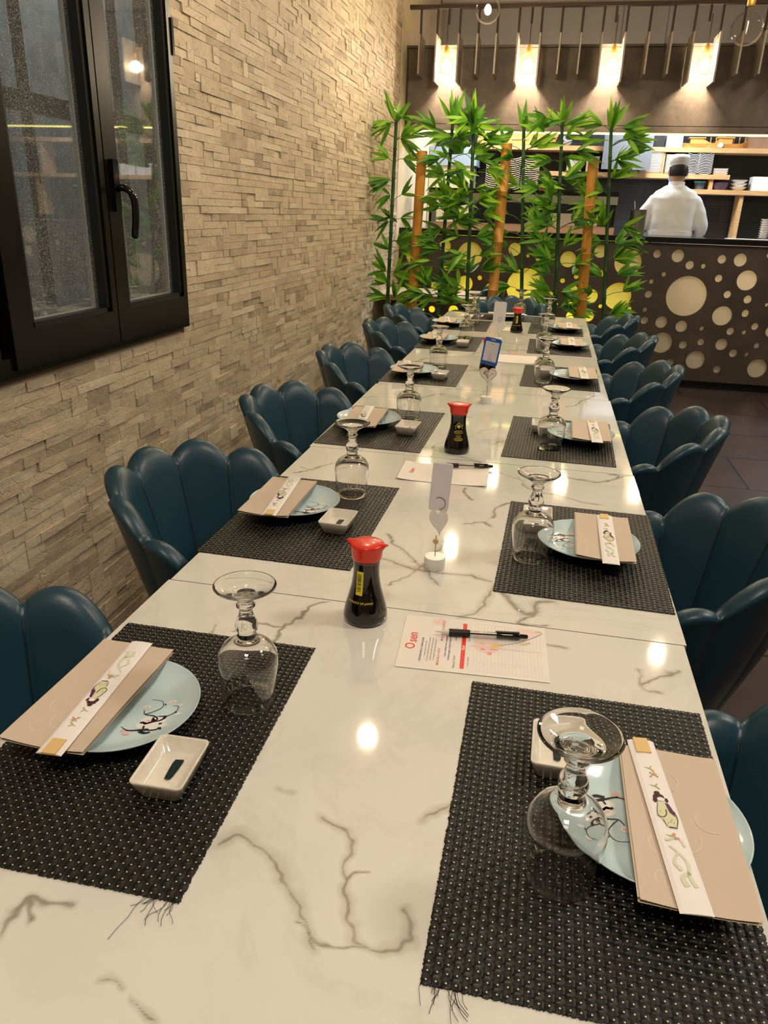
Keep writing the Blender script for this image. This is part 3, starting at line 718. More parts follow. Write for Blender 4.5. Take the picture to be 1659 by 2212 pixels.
def make_plate():
    t = thing('plate', '', 'plate')
    prof = [(0, .0125), (.03, .0125), (.060, .0125)] + [(r, plate_z(r)) for r in (.066, .072, .078, .084, .090)] + [(.0940, .0252), (.0952, .0262), (.0958, .0255), (.0950, .0238)]
    obj('dish_face', lathe(B(), prof, 72), m_platebl, t, smooth='all')
    obj('underside', lathe(B(), [(.0950, .0238), (.088, .0185), (.075, .0120), (.058, .0075), (.053, .0015), (.050, .0010), (.047, .0060), (0, .0070)], 64), m_under, t, smooth='all')
    zf = lambda x, y: plate_z(math.hypot(x, y)) + .0006
    bm = B()
    # plum branch painted near the rim (toward +x, -y)
    strokes(bm, [([(.030, .022), (.044, .020), (.048, .008), (.040, -.002), (.032, -.008)], .0006, .0012), ([(.060, .012), (.068, .010), (.068, .000), (.060, -.008), (.050, -.010)], .0005, .0016),
                 ([(.028, .000), (.032, -.008), (.044, -.010), (.050, -.016), (.046, -.022)], .0008, .0026), ([(.058, -.008), (.056, -.016), (.046, -.022)], .0044, .0014), ([(.050, -.010), (.044, -.014), (.046, -.022)], .0008, .0020),
                 ([(.012, -.034), (.022, -.040), (.036, -.038), (.046, -.036)], .0005, .004), ([(.038, -.030), (.040, -.036), (.046, -.037), (.056, -.036), (.058, -.031), (.061, -.037)], .0018, .0028), ([(.036, -.040), (.044, -.043), (.050, -.041)], .005, .003)], zf)
    for p in ((.0500, .014), (.0685, -.002), (.022, -.0405)): disc(bm, *p, .0013, .0013, zf)
    for p in ((.034, -.024), (.056, -.024)): disc(bm, *p, .0028, .0018, zf, ang=.5)
    obj('painted_branch', bm, m_ink, t)
    zb = lambda x, y: plate_z(math.hypot(x, y)) + .0004
    zb2 = lambda x, y: plate_z(math.hypot(x, y)) + .0003
    bm = B()
    for p in ((.058, .020, .005), (.030, .006, .005), (.070, .012, .004), (.073, -.006, .004), (.040, -.020, .009), (.052, -.018, .009), (.048, -.028, .010), (.036, -.029, .008), (.060, -.028, .007)): disc(bm, p[0], p[1], p[2], p[2]*.8, zb)
    for p in ((.058, .0195, .002), (.030, .0055, .0022), (.040, -.0195, .0025), (.022, -.045, .0045), (.016, -.041, .002)): disc(bm, p[0], p[1], p[2], p[2]*.8, zf, 1)
    obj('painted_blossom', bm, [m_blossom, m_pink], t)
    return t
PLT = [(-.4610, .700, 'pale blue plate on the nearest left place mat, branch motif facing the goblet', 8), (.165, .655, 'pale blue plate at the lower right, partly behind the large goblet', 195),
       (-.475, 1.430, 'pale blue plate on the second left place mat', -5), (.130, 1.382, 'pale blue plate on the second right place mat', 190), (-.480, 2.155, 'pale blue plate on the third left place mat', -10),
       (.141, 2.175, 'pale blue plate on the third right place mat', 185), (-.476, 2.945, 'pale blue plate on the fourth left place mat', -10), (.145, 3.045, 'pale blue plate on the fourth right place mat', 185),
       (-.495, 3.78, 'pale blue plate on the fifth left place mat', 0), (.142, 3.85, 'pale blue plate on the fifth right place mat', 180), (-.525, 4.40, 'pale blue plate on the last left place mat', 0),
       (.130, 4.435, 'pale blue plate on the last right place mat', 180), (-.235, 4.84, 'pale plate on the head place mat under a napkin', 90)]
plate = make_plate()
for k, (x, y, lb, a) in enumerate(PLT):
    if k == 0: plate.location = (x, y, .7528); plate.rotation_euler = (0, 0, R(a)); plate['label'] = lb; plate['group'] = 'pale blue plates'
    else: dup(plate, (x, y, .7528), R(a), lb, 'pale blue plates')
NZ = .7528+.0262
def napkin_mesh(q=0):
    W_, H_ = .104, .218; bm = B(); rg = random.Random(3)
    nx, ny = 10, 16
    def Z(i, j, s):
        x, y = i/nx-.5, j/ny-.5
        return s + .0012*math.sin(x*5+y*4) + (.002*abs(x*2)**3 if s > .0015 else 0)
    lay = [(.0005, 0), (.0015, .001), (.003, -.0008), (.0042, .0012)]
    for s, off in lay:
        g_ = [[bm.verts.new(((i/nx-.5)*W_+off, (j/ny-.5)*H_-off*1.5, Z(i, j, s))) for i in range(nx+1)] for j in range(ny+1)]
        for j in range(ny):
            for i in range(nx): bm.faces.new((g_[j][i], g_[j][i+1], g_[j+1][i+1], g_[j+1][i]))
    return bm
def make_napkin():
    t = thing('paper_napkin', '', 'napkin')
    obj('folded_sheet', napkin_mesh(), m_napkin, t, smooth='all')
    bm = B(); rg = random.Random(8); zz = lambda x, y: .0044 + .0012*math.sin(x/.104*5+y/.218*4) + .002*abs(x/.104*2)**3
    for k in range(7):
        cx, cy = rg.uniform(-.03, .03), rg.uniform(-.095, -.02) if k < 5 else rg.uniform(.0, .08); r = rg.uniform(.008, .016); a0 = rg.uniform(0, 6)
        strokes(bm, [([(cx+r*math.cos(a0+b*.55)*(1+.06*b), cy+r*math.sin(a0+b*.55)*(1+.06*b)) for b in range(rg.randint(6, 10))], .0024, .0018)], zz)
    bm2 = B(); bm2.free()
    for v in bm.verts:
        v.co.x = max(-.050, min(.050, v.co.x)); v.co.y = max(-.107, min(.107, v.co.y))
    obj('printed_motif', bm, m_napline, t)
    return t
NAP = [(-.500, .706, 0, 'beige paper napkin on the nearest left blue plate'), (.190, .648, 0, 'beige paper napkin on the blue plate at the lower right'), (-.507, 1.425, 1, 'beige paper napkin on the second left plate'),
       (.157, 1.392, -1, 'beige paper napkin on the second right plate'), (-.487, 2.13, 1.5, 'beige paper napkin on the third left plate'), (.168, 2.185, -1, 'beige paper napkin on the third right plate'),
       (-.500, 2.935, 4, 'beige paper napkin on the fourth left plate'), (.175, 3.06, 0, 'beige paper napkin on the fourth right plate'), (-.510, 3.78, 0, 'beige paper napkin on the fifth left plate'),
       (.150, 3.85, 0, 'beige paper napkin on the fifth right plate'), (-.535, 4.40, 2, 'beige paper napkin on the last left plate'), (.140, 4.45, 0, 'beige paper napkin on the last right plate'),
       (-.225, 4.84, 90, 'pale paper napkin on the plate at the far head of the table')]
nap = make_napkin()
for k, (x, y, a, lb) in enumerate(NAP):
    if k == 0: nap.location = (x, y, NZ); nap.rotation_euler = (0, 0, R(a)); nap['label'] = lb; nap['group'] = 'folded beige napkins'
    else: dup(nap, (x, y, NZ), R(a), lb, 'folded beige napkins')
def make_sleeve():
    """paper sleeve lying along y, wooden ends at +y; print on top"""
    t = thing('chopsticks_in_sleeve', '', 'chopsticks')
    W_, H_ = .030, .236; bm = B()
    ny = 16; prof = [(-W_/2, .0004), (-W_/2+.004, .0020), (0, .0030), (W_/2-.004, .0022), (W_/2, .0005), (0, .0001)]
    rg = [[bm.verts.new((x, (j/ny-.5)*H_, z*(1 if 0 < j else .55))) for x, z in prof] for j in range(ny+1)]
    for a, b in zip(rg, rg[1:]):
        for i in range(6): bm.faces.new((a[i], a[(i+1) % 6], b[(i+1) % 6], b[i]))
    bm.faces.new(rg[0][::-1]); bm.faces.new(rg[-1])
    s = obj('paper_sleeve', bm, m_paper, t)
    bm = B(); box(bm, -.0085, -.0005, .030, .1175, .0032, .0046); box(bm, .0002, .0075, .03, .1185, .0032, .0046)
    bm.free()
    bm = B(); box(bm, -.0088, .0074, .0945, .1195, .0018, .0042)
    obj('chopstick_ends', bm, m_stick, t, bevel=.0006)
    zz = lambda x, y: (.0030 - .0008*abs(x)/.011 if abs(x) < .011 else .0021) + .0005
    zz2 = lambda x, y: zz(x, y) + .0002; zz3 = lambda x, y: zz(x, y) + .0004
    bm = B()   # materials: 0 hair 1 robe 2 plum 3 ink 4 sage 5 pink
    def poly(pts, mi, zf): bm.faces.new([bm.verts.new((x, y, zf(x, y))) for x, y in pts]).material_index = mi
    disc(bm, -.001, .024, .0058, .0050, zz, 0); disc(bm, -.0015, .030, .0030, .0026, zz, 0); disc(bm, .0005, .0205, .0040, .0030, zz2, 6); disc(bm, -.0055, .0195, .0022, .0035, zz, 0); disc(bm, .0062, .0200, .0018, .0032, zz, 0)
    poly([(-.0035, .0165), (.0035, .0170), (.0085, .006), (.0100, -.006), (.0075, -.017), (-.001, -.018), (-.004, -.008), (-.0075, -.002), (-.0060, .008)][::-1], 1, zz)
    poly([(.0035, .0160), (.0070, .0145), (.0098, .004), (.0095, -.003), (.0050, .003)], 2, zz2)
    strokes(bm, [([(-.0035, .0165), (-.0060, .008), (-.0075, -.002), (-.003, -.005), (.001, -.001), (.0022, .006)], .0005, .0009), ([(.0098, .004), (.0110, -.006), (.0078, -.0175)], .0012, .0006), ([(-.0005, -.0185), (.0080, -.0190)], .0014, .0010), ([(-.004, -.008), (-.002, -.018)], .0004, .0004)], zz3, 3)
    for p in ((-.003, -.011), (0, -.013), (.003, -.011), (.005, -.008), (-.004, .003), (.006, -.012)): disc(bm, *p, .0005, .0005, zz3, 3, 6)
    for cy, fl in ((.068, 1), (.058, -1), (.040, 1), (-.030, 1)):
        strokes(bm, [([(-.006*fl, cy+.002), (-.001*fl, cy), (.003*fl, cy-.004)], .0006, .0022), ([(-.001*fl, cy), (.002*fl, cy+.004)], .0008, .0018)], zz, 4)
        if cy in (.058, -.030): strokes(bm, [([(.001, cy), (.003, cy+.004)], .0010, .0030), ([(.002, cy), (.006, cy-.003)], .001, .002)], zz2, 5)
    strokes(bm, [([(-.006, -.042), (.000, -.050), (.006, -.062), (.004, -.078), (.007, -.090)], .0020, .0045), ([(.000, -.050), (-.006, -.062), (-.002, -.072)], .0025, .0035), ([(.005, -.074), (-.003, -.080), (-.001, -.090)], .004, .005), ([(-.008, -.035), (.005, -.032), (.009, -.042)], .003, .003)], zz, 7)
    obj('print', bm, [m_hair_ink, m_robe, m_plum, m_ink, mat('leaf_ink', (.45, .44, .18), .6), mat('coral_ink', (.75, .28, .16), .6), m_paper, mat('faint_sage_ink', (.66, .67, .50), .7)], s)
    return t
SZ = NZ+.0062
SLV = [(-.488, .700, 183.7, 'chopsticks in a white printed sleeve on the napkin at bottom left'), (.1745, .649, 6.0, 'chopsticks in a white printed sleeve on the napkin at the lower right'),
       (-.500, 1.423, 185.2, 'chopsticks in a paper sleeve on the second left napkin'), (.164, 1.375, -.5, 'chopsticks in a paper sleeve on the second right napkin'), (-.488, 2.13, 185, 'chopsticks in a paper sleeve on the third left napkin'),
       (.178, 2.163, 1, 'chopsticks in a paper sleeve on the third right napkin'), (-.50, 2.93, 192, 'chopsticks in a paper sleeve on the fourth left napkin'), (.178, 3.045, 1, 'chopsticks in a paper sleeve on the fourth right napkin'),
       (-.510, 3.78, 188, 'chopsticks in a paper sleeve on the fifth left napkin'), (.150, 3.85, 0, 'chopsticks in a paper sleeve on the fifth right napkin'), (-.535, 4.40, 188, 'chopsticks in a paper sleeve on the last left napkin'),
       (.150, 4.45, 0, 'chopsticks in a paper sleeve on the last right napkin'), (-.215, 4.83, 88, 'chopsticks in a paper sleeve on the head-of-table napkin')]
slv = make_sleeve()
for k, (x, y, a, lb) in enumerate(SLV):
    if k == 0: slv.location = (x, y, SZ); slv.rotation_euler = (0, 0, R(a)); slv['label'] = lb; slv['group'] = 'chopsticks in paper sleeves'
    else: dup(slv, (x, y, SZ), R(a), lb, 'chopsticks in paper sleeves')
def make_dish():
    t = thing('soy_dish', '', 'dish')
    def rr_(hx, hy, r, z, n=6):
        o_ = []
        for cx, cy, a0 in ((hx-r, hy-r, 0), (-hx+r, hy-r, PI/2), (-hx+r, -hy+r, PI), (hx-r, -hy+r, 1.5*PI)):
            for k in range(n+1): a = a0+PI/2*k/n; o_.append((cx+r*math.cos(a), cy+r*math.sin(a), z))
        return o_
    L_ = [(.020, .030, .006, .0005), (.0225, .0325, .007, .001), (.0285, .0395, .006, .020), (.0300, .0415, .006, .0245), (.0298, .0413, .006, .0262), (.0285, .0400, .005, .0264), (.0270, .0385, .006, .0245), (.0215, .0320, .008, .0115), (.018, .028, .009, .0100)]
    bm = B(); rings = [[bm.verts.new(p) for p in rr_(*l)] for l in L_]
    for a, b in zip(rings, rings[1:]):
        for k in range(len(a)): bm.faces.new((a[k], a[(k+1) % len(a)], b[(k+1) % len(a)], b[k]))
    bm.faces.new(rings[0][::-1]); bm.faces.new(rings[-1])
    obj('bowl', bm, m_dish, t, smooth='all')
    bm = B(); pts = [(-.0035, .019), (.006, .0205), (.0068, .016), (.0062, .004), (.0050, -.008), (.0038, -.0135), (.0032, -.0105), (.0022, -.0150), (.0012, -.0110), (0, -.0155), (-.001, -.011), (-.0025, -.0140), (-.0034, -.0085), (-.0042, .004), (-.0045, .014)]
    bm.faces.new([bm.verts.new((x, y, .0106 + (.0005 if abs(y) < .016 else .0006))) for x, y in pts][::-1])
    bmesh.ops.recalc_face_normals(bm, faces=bm.faces)
    obj('brush_mark', bm, m_teal_brush, t)
    return t
DSH = [(-.352, .613, 2, 'cream rectangular soy dish with a dark brush mark on the nearest left mat'), (.069, .748, -1, 'cream soy dish seen behind the foot of the large right goblet'),
       (-.360, 1.356, -3, 'cream soy dish on the second left mat'), (.032, 1.490, 0, 'cream soy dish behind the goblet on the second right mat'), (-.350, 2.098, -5, 'cream soy dish on the third left mat'),
       (.030, 2.245, 0, 'cream soy dish behind the goblet on the third right mat'), (-.366, 2.898, -3, 'cream soy dish on the fourth left mat'), (.040, 3.13, 0, 'cream soy dish behind the goblet on the fourth right mat'),
       (-.366, 3.70, 0, 'cream soy dish on the fifth left mat'), (.03, 3.89, 0, 'cream soy dish behind the goblet on the fifth right mat')]
dsh = make_dish()
for k, (x, y, a, lb) in enumerate(DSH):
    if k == 0: dsh.location = (x, y, .7528); dsh.rotation_euler = (0, 0, R(a)); dsh['label'] = lb; dsh['group'] = 'cream soy dishes'
    else: dup(dsh, (x, y, .7528), R(a), lb, 'cream soy dishes')

# ---------------------------------------------------------------- soy sauce bottles
m_soy = mat('soy_sauce', (.004, .0015, .001), .05, coat=.6)
m_redcap = mat('red_plastic_cap', (.72, .028, .012), .28, coat=.3)
m_gold = mat('yellow_print', (.68, .55, .08), .4)
m_label = mat('yellow_label', (.70, .60, .05), .4)
BP = [(.0300, 0), (.0335, .002), (.0345, .008), (.0345, .014), (.0320, .026), (.0270, .044), (.0225, .062), (.0205, .078), (.0200, .090), (.0208, .100), (.0212, .106)]
def brad(z):
    for (r0, z0), (r1, z1) in zip(BP, BP[1:]):
        if z0 <= z <= z1: return r0+(r1-r0)*(z-z0)/(z1-z0)
    return BP[-1][0]
def wrap(me_or_bm, off=.0005):
    """bend a flat drawing (x along the girth, y up) round the bottle, facing -y"""
    for v in me_or_bm.verts if hasattr(me_or_bm, 'verts') else me_or_bm.vertices:
        x, y, e = v.co; r = brad(y)+off+e; a = x/brad(y) - PI/2
        v.co = (r*math.cos(a), r*math.sin(a), y)
def make_bottle():
    t = thing('soy_sauce_bottle', '', 'bottle')
    obj('glass_body', lathe(B(), [(0, .001)] + BP, 48), m_soy, t, smooth='all')
    obj('neck', lathe(B(), [(.0200, .099), (.0214, .1025), (.0216, .107), (.0190, .109)], 40), mat('amber_glass_neck', (.30, .20, .08), .06, trans=.6), t, smooth='all')
    bm = B(); n = 56; cap = [(.0225, .1055, 0), (.0235, .109, 0), (.0245, .120, .05), (.0255, .127, .5), (.0262, .1300, 1), (.0235, .1315, .9), (.012, .1335, .2)]
    rings = []
    for r, z, sp_ in cap:
        ring = []
        for k in range(n):
            a = 2*PI*k/n; e = sp_*(math.exp(-((a-0)/.20)**2)+math.exp(-((a-2*PI)/.20)**2)+math.exp(-((a-PI)/.20)**2))
            ring.append(bm.verts.new(((r+.0085*e)*math.cos(a), (r+.0085*e)*math.sin(a), z+.0015*e)))
        rings.append(ring)
    for a, b in zip(rings, rings[1:]):
        for k in range(n): bm.faces.new((a[k], a[(k+1) % n], b[(k+1) % n], b[k]))
    cv = bm.verts.new((0, 0, .134))
    for k in range(n): bm.faces.new((rings[-1][k], rings[-1][(k+1) % n], cv))
    bm.faces.new(rings[0][::-1])
    obj('cap', bm, m_redcap, t, smooth='all')
    return t
def bottle_back(t):      # yellow label with bars and the words below it
    bm = B(); n = 8
    def strip(x0, x1, y0, y1, e, mi):
        k0 = 6
        g_ = [[bm.verts.new((x0+(x1-x0)*i/k0, y0+(y1-y0)*j/n, e)) for i in range(k0+1)] for j in range(n+1)]
        for j in range(n):
            for i in range(k0): bm.faces.new((g_[j][i], g_[j][i+1], g_[j+1][i+1], g_[j+1][i])).material_index = mi
    strip(-.0085, .0025, .052, .090, 0, 0)
    q = random.Random(2); y = .0575
    while y < .086:
        h = q.choice([.0004, .0007, .0011]); strip(-.0070, -.0005, y, y+h, .0002, 1); y += h + q.choice([.0005, .0008, .0012])
    wrap(bm); obj('label', bm, [m_label, m_ink], t)
    bm = B(); add_text(bm, 'PRODUCT OF JAPAN', .0046, Matrix.Translation((-.001, .040, 0)), bold=.00006); 
    wrap(bm); obj('lettering', bm, m_gold, t)
def bottle_front(t):     # roof-shaped emblem, oval and small lines of print
    bm = B(); zf = lambda x, y: 0.0
    strokes(bm, [([(-.0105, .074), (-.005, .0795), (0, .084), (.005, .0795), (.009, .0745)], .0011, .0011), ([(.007, .0735), (.011, .077), (.0095, .081)], .001, .001), ([(-.0085, .073), (-.0085, .068)], .001, .001), ([(.0085, .073), (.0088, .068)], .001, .001)], zf)
    for p in ((-.0028, .0745), (.0028, .0745), (0, .0772), (0, .0718)): disc(bm, *p, .0024, .0022, zf, n=6)
    strokes(bm, [([(-.011, .060), (-.006, .0630), (0, .0638), (.006, .0632), (.011, .0610), (.010, .0575), (.004, .0560), (-.004, .0558), (-.010, .0572), (-.011, .060)], .0009, .0009)], zf)
    for k in range(5): strokes(bm, [([(-.007+k*.0030, .0585), (-.0065+k*.0030, .0615)], .0012, .0012)], zf)
    for j, y in enumerate((.0505, .047, .0435, .0405, .038)):
        wd = (.007, .006, .010, .012, .009)[j]; x = -wd
        while x < wd: strokes(bm, [([(x, y), (x+.0014, y)], .0014, .0014)], zf); x += .0021
    wrap(bm); obj('lettering', bm, m_gold, t)
bo = make_bottle(); bo.location = (-.226, 1.023, .7503); bo.rotation_euler = (0, 0, R(-6)); bo['label'] = 'red-capped soy sauce bottle nearest the camera, yellow barcode label facing out'; bo['group'] = 'soy sauce bottles'
for (x, y, a, lb, fr) in ((-.192, 1.965, 12, 'second red-capped soy sauce bottle, with a yellow emblem and print on its front', 1), (-.203, 3.144, -20, 'red-capped soy sauce bottle mostly hidden behind the blue-framed card', 1), (-.135, 4.298, 4, 'farthest red-capped soy sauce bottle, with a narrow yellow label', 0)):
    b_ = dup(bo, (x, y, .7503), R(a), lb, 'soy sauce bottles')
    bottle_front(b_) if fr else bottle_back(b_)
bottle_back(bo)

# ---------------------------------------------------------------- card holders
m_pearl = mat('pearl_white', (.80, .79, .76), .3)
m_card = mat('white_card', (.74, .71, .76), .45)
m_blue = mat('blue_card_frame', (.015, .11, .45), .4)
m_wire = mat('steel_wire', (.35, .30, .25), .3, metal=.9)
m_bead = mat('wooden_bead', (.55, .38, .18), .5)
def rounded(hx, hy, r, n=6):
    o_ = []
    for cx, cy, a0 in ((hx-r, hy-r, 0), (-hx+r, hy-r, PI/2), (-hx+r, -hy+r, PI), (hx-r, -hy+r, 1.5*PI)):
        for k in range(n+1): a = a0+PI/2*k/n; o_.append((cx+r*math.cos(a), cy+r*math.sin(a)))
    return o_
def slab_xz(bm, pts, y0, y1, mi=0, T=None):
    a = [Vector((x, y0, z)) for x, z in pts]; b = [Vector((x, y1, z)) for x, z in pts]
    if T is not None: a = [T @ p for p in a]; b = [T @ p for p in b]
    return hexa(bm, a, b, mi)
def heart(s, n=40):
    o_ = []
    for k in range(n):
        t_ = 2*PI*k/n; o_.append((s*16*math.sin(t_)**3/17, s*(13*math.cos(t_)-5*math.cos(2*t_)-2*math.cos(3*t_)-math.cos(4*t_))/17))
    return o_
def stand(x, y, rz, hs, lb, hrot=0):
    t = thing('card_holder', lb, 'card holder', (x, y, .7502), R(rz), 'heart card holders')
    obj('base', lathe(B(), [(0, 0), (.0185, 0), (.0189, .001), (.0189, .0225), (.0180, .0235), (0, .0235)], 36), m_pearl, t, smooth=True)
    obj('stem', tube(B(), [(0, 0, .022), (0, 0, .064)], .0009, 8), m_wire, t)
    return t
# near one: heart seen half edge-on with its pale back to us
t = stand(-.146, 1.233, 0, 1, 'card holder nearest the camera, white round base, pale heart and blank white card')
bm = B(); ball(bm, (0, -.002, .053), .0052, 16, (1, .5, 1)); obj('bead', bm, m_bead, t, smooth='all')
bm = B(); slab_xz(bm, [(p[0]*.62, p[1]) for p in heart(.0290)], -.002, .002, T=Matrix.Translation((.003, 0, .093)) @ Matrix.Rotation(R(-6), 4, 'Y')); bmesh.ops.recalc_face_normals(bm, faces=bm.faces)
obj('heart', bm, m_pearl, t, smooth=True, bevel=.0008)
bm = B(); tube(bm, [(.0025+.0105*math.cos(a), -.0030+.0006*a, .127+.0105*math.sin(a)) for a in [k*PI/12-PI/2 for k in range(44)]], .0006, 6); obj('ring_clip', bm, m_wire, t)
c = thing('blank_card', 'blank white rounded card clipped in the nearest card holder', 'card', (-.1435, 1.2335, .906), R(4)); c.rotation_euler = (R(-3), R(3), R(4))
bm = B(); slab_xz(bm, rounded(.0165, .0425, .0035), -.0009, .0009); bmesh.ops.recalc_face_normals(bm, faces=bm.faces); obj('card_sheet', bm, m_card, c)
bm = B(); slab_xz(bm, rounded(.0175, .0435, .0040), .0011, .0020); bmesh.ops.recalc_face_normals(bm, faces=bm.faces); obj('backing', bm, m_paper, c)
# second: heart with a carved pattern and the blue-framed card
t = stand(-.160, 2.555, -5, 1, 'card holder with a carved cream heart, holding the blue-framed card')
bm = B(); slab_xz(bm, heart(.0325), -.002, .002, T=Matrix.Translation((0, 0, .098))); bmesh.ops.recalc_face_normals(bm, faces=bm.faces); hh = obj('heart', bm, m_pearl, t, bevel=.0008)
bm = B(); zf = lambda x, y: 0
hp = heart(.0205); strokes(bm, [(hp+[hp[0]], .0012, .0012)], zf); q = random.Random(5)
for k in range(8):
    a = -PI/2 + q.uniform(-1.5, 1.5) + PI; strokes(bm, [([(0, -.012), (.004*math.cos(a), -.004+.004*math.sin(a)), (.012*math.cos(a+.2), .002+.010*abs(math.sin(a+.2))*.9)], .0006, .0014)], zf)
    disc(bm, .011*math.cos(a), .002+.008*abs(math.sin(a)), .0022, .0016, zf, ang=a)
bm.transform(Matrix.Scale(1.35, 4)); bm.transform(Matrix.Translation((0, -.0026, .098)) @ Matrix.Rotation(PI/2, 4, 'X')); obj('carving', bm, m_bead, hh)
bm = B(); tube(bm, [(.009*math.cos(a), -.0036, .140+.009*math.sin(a)) for a in [k*PI/12-PI/2 for k in range(40)]], .0006, 6); obj('ring_clip', bm, m_wire, t)
c = thing('framed_card', 'small card with a bright blue phone-shaped frame, clipped above the carved heart', 'card', (-.157, 2.558, .925)); c.rotation_euler = (R(-3), R(7), R(-12))
bm = B(); slab_xz(bm, rounded(.0290, .0450, .007), -.0009, .0009); bmesh.ops.recalc_face_normals(bm, faces=bm.faces); obj('blue_frame', bm, m_blue, c)
bm = B(); slab_xz(bm, rounded(.0235, .0325, .001), -.0014, -.0008); bmesh.ops.recalc_face_normals(bm, faces=bm.faces); obj('screen', bm, m_card, c)
bm = B(); slab_xz(bm, [(x, z+.0392) for x, z in rounded(.0080, .0013, .0012)], -.0016, -.0008); bmesh.ops.recalc_face_normals(bm, faces=bm.faces); obj('speaker_slot', bm, m_card, c)
bm = B(); strokes(bm, [([(-.006, -.026), (-.004, -.020), (0, -.0175), (.004, -.020), (.006, -.026)], .0008, .0008), ([(0, -.0155), (.0028, -.0125), (0, -.0095), (-.0028, -.0125), (0, -.0155)], .0007, .0007), ([(-.005, .0245), (.005, .0245)], .0012, .0012)], zf)
bm.transform(Matrix.Translation((0, -.0017, 0)) @ Matrix.Rotation(PI/2, 4, 'X')); obj('pictogram', bm, m_greyink, c)
# third: far, pale heart, blank card
t = stand(-.208, 3.90, 0, 1, 'farthest card holder, pale heart with a blank white card')
bm = B(); slab_xz(bm, heart(.0350), -.002, .002, T=Matrix.Translation((0, 0, .078))); bmesh.ops.recalc_face_normals(bm, faces=bm.faces); obj('heart', bm, m_pearl, t)
bm = B(); tube(bm, [(.010*math.cos(a), -.0030, .115+.010*math.sin(a)) for a in [k*PI/12-PI/2 for k in range(40)]], .0006, 6); obj('ring_clip', bm, m_wire, t)
c = thing('blank_card', 'blank white rounded card in the farthest card holder', 'card', (-.212, 3.902, .900)); c.rotation_euler = (R(-3), R(2), 0)
bm = B(); slab_xz(bm, rounded(.0305, .050, .008), -.0009, .0009); bmesh.ops.recalc_face_normals(bm, faces=bm.faces); obj('card_sheet', bm, m_card, c)

# ---------------------------------------------------------------- order sheets and pens
def sheet(name, lb, cat, cx, cy, rz, w_, h_, curl=0):
    t = thing(name, lb, cat, (cx, cy, .7504), R(rz))
    bm = B(); n = 12; g_ = [[bm.verts.new(((i/n-.5)*w_, (j/n-.5)*h_, .0007+curl*(abs(i/n-.5)*2)**4)) for i in range(n+1)] for j in range(n+1)]
    for j in range(n):
        for i in range(n): bm.faces.new((g_[j][i], g_[j][i+1], g_[j+1][i+1], g_[j+1][i]))
    obj('paper_sheet', bm, m_menu, t, smooth='all'); return t
ms_ = sheet('order_sheet', 'printed white order sheet with red heading, lying under a pen on the nearest table', 'menu', -.0505, .981, 3.5, .217, .150)
# print is read from the sheet's left end: text runs along +y
def vt(s, size, x, y, mi, bm, shear=0, bold=0): add_text(bm, s, size, Matrix.Translation((x, y, .0010)) @ Matrix.Rotation(PI/2, 4, 'Z'), shear, mi, bold)
bm = B()
vt('O', .021, -.0925, -.0165, 0, bm, 0, .0002); vt('sen', .021, -.0915, .0085, 0, bm, .1, .0002)
vt('ISTRUZIONI PER LA COMPILAZIONE', .0040, -.0755, -.022, 2, bm, 0, .00008)
for k, s in enumerate(('1. segnare il numero del tavolo', '2. scrivere il codice del piatto scelto e quantita', '3. indicare il totale delle porzioni per persona', '4. consegnare il foglio al personale di sala')):
    vt(s, .0034, -.070+k*.0046, -.020, 2, bm)
vt('MENU ALLA CARTA', .0052, -.0495, -.038, 1, bm, 0, .00012); vt('MENU ALL YOU CAN EAT', .0052, -.0475, .036, 1, bm, 0, .00012)
vt('I piatti ordinati e non consumati', .0044, -.0405, -.008, 3, bm, .25, .00006); vt('verranno pagati, si prega di evitare lo spreco', .0044, -.0350, -.006, 3, bm, .25, .00006)
vt('Numero Tavolo', .0050, -.0265, -.048, 2, bm); vt('Numero Persone', .0050, -.0265, .030, 2, bm)
vt('Codice   Quantita', .0034, -.0065, -.044, 2, bm); vt('Codice   Quantita', .0034, -.0065, .024, 2, bm)
def rect(bm, x0, x1, y0, y1, z, mi): bm.faces.new([bm.verts.new(p) for p in ((x0, y0, z), (x1, y0, z), (x1, y1, z), (x0, y1, z))]).material_index = mi
bm.faces.new([bm.verts.new((-.0145+x, 0+y, .0009)) for x, y in rounded(.0031, .064, .002)]).material_index = 0
vt('Piatti', .0062, -.0145, -.008, 5, bm, .2, .00015)
for v in bm.verts[-1:]: pass
for k in range(20): rect(bm, .0005+k*.0052, .0008+k*.0052, -.066, .066, .0008, 4)
for y in (-.066, -.040, .0225, .066): rect(bm, .0005, .100, y, y+.0003, .0008, 4)
rect(bm, -.006, .100, -.0003, .0003, .0009, 1)
for k in range(19): vt('xxx', .0022, .0032+k*.0052, -.046, 4, bm)
zf = lambda x, y: .00084
disc(bm, .020, .006, .020, .022, zf, 6, 20); disc(bm, -.055, .062, .011, .010, zf, 6, 16); disc(bm, .080, .052, .018, .012, zf, 6, 16)
zf2 = lambda x, y: .00095
for p in ((.034, .008, .007, .005), (.030, .004, .004, .006), (.040, .010, .006, .003), (.012, .010, .005, .003), (.098, .060, .006, .0025)): disc(bm, *p, (lambda x, y, e=p[0]: .00092+e*.001), 7, 10)
for p in ((.014, -.006, .004, .003), (.024, -.016, .004, .004), (.030, -.004, .006, .002)): disc(bm, *p, (lambda x, y, e=p[0]: .00092+e*.001), 1, 10)
strokes(bm, [([(.040, .010), (.062, .020), (.084, .036), (.104, .056)], .0006, .0012), ], lambda x, y: .0011, 2)
strokes(bm, [([(.068, .018), (.076, .019), (.084, .026)], .0015, .004)], lambda x, y: .0010, 7)
obj('printing', bm, [m_red, m_pinkink, m_greyink, mat('violet_ink', (.22, .16, .30), .6), m_linegrey, m_menu, m_palepink, m_yellowink], ms_)
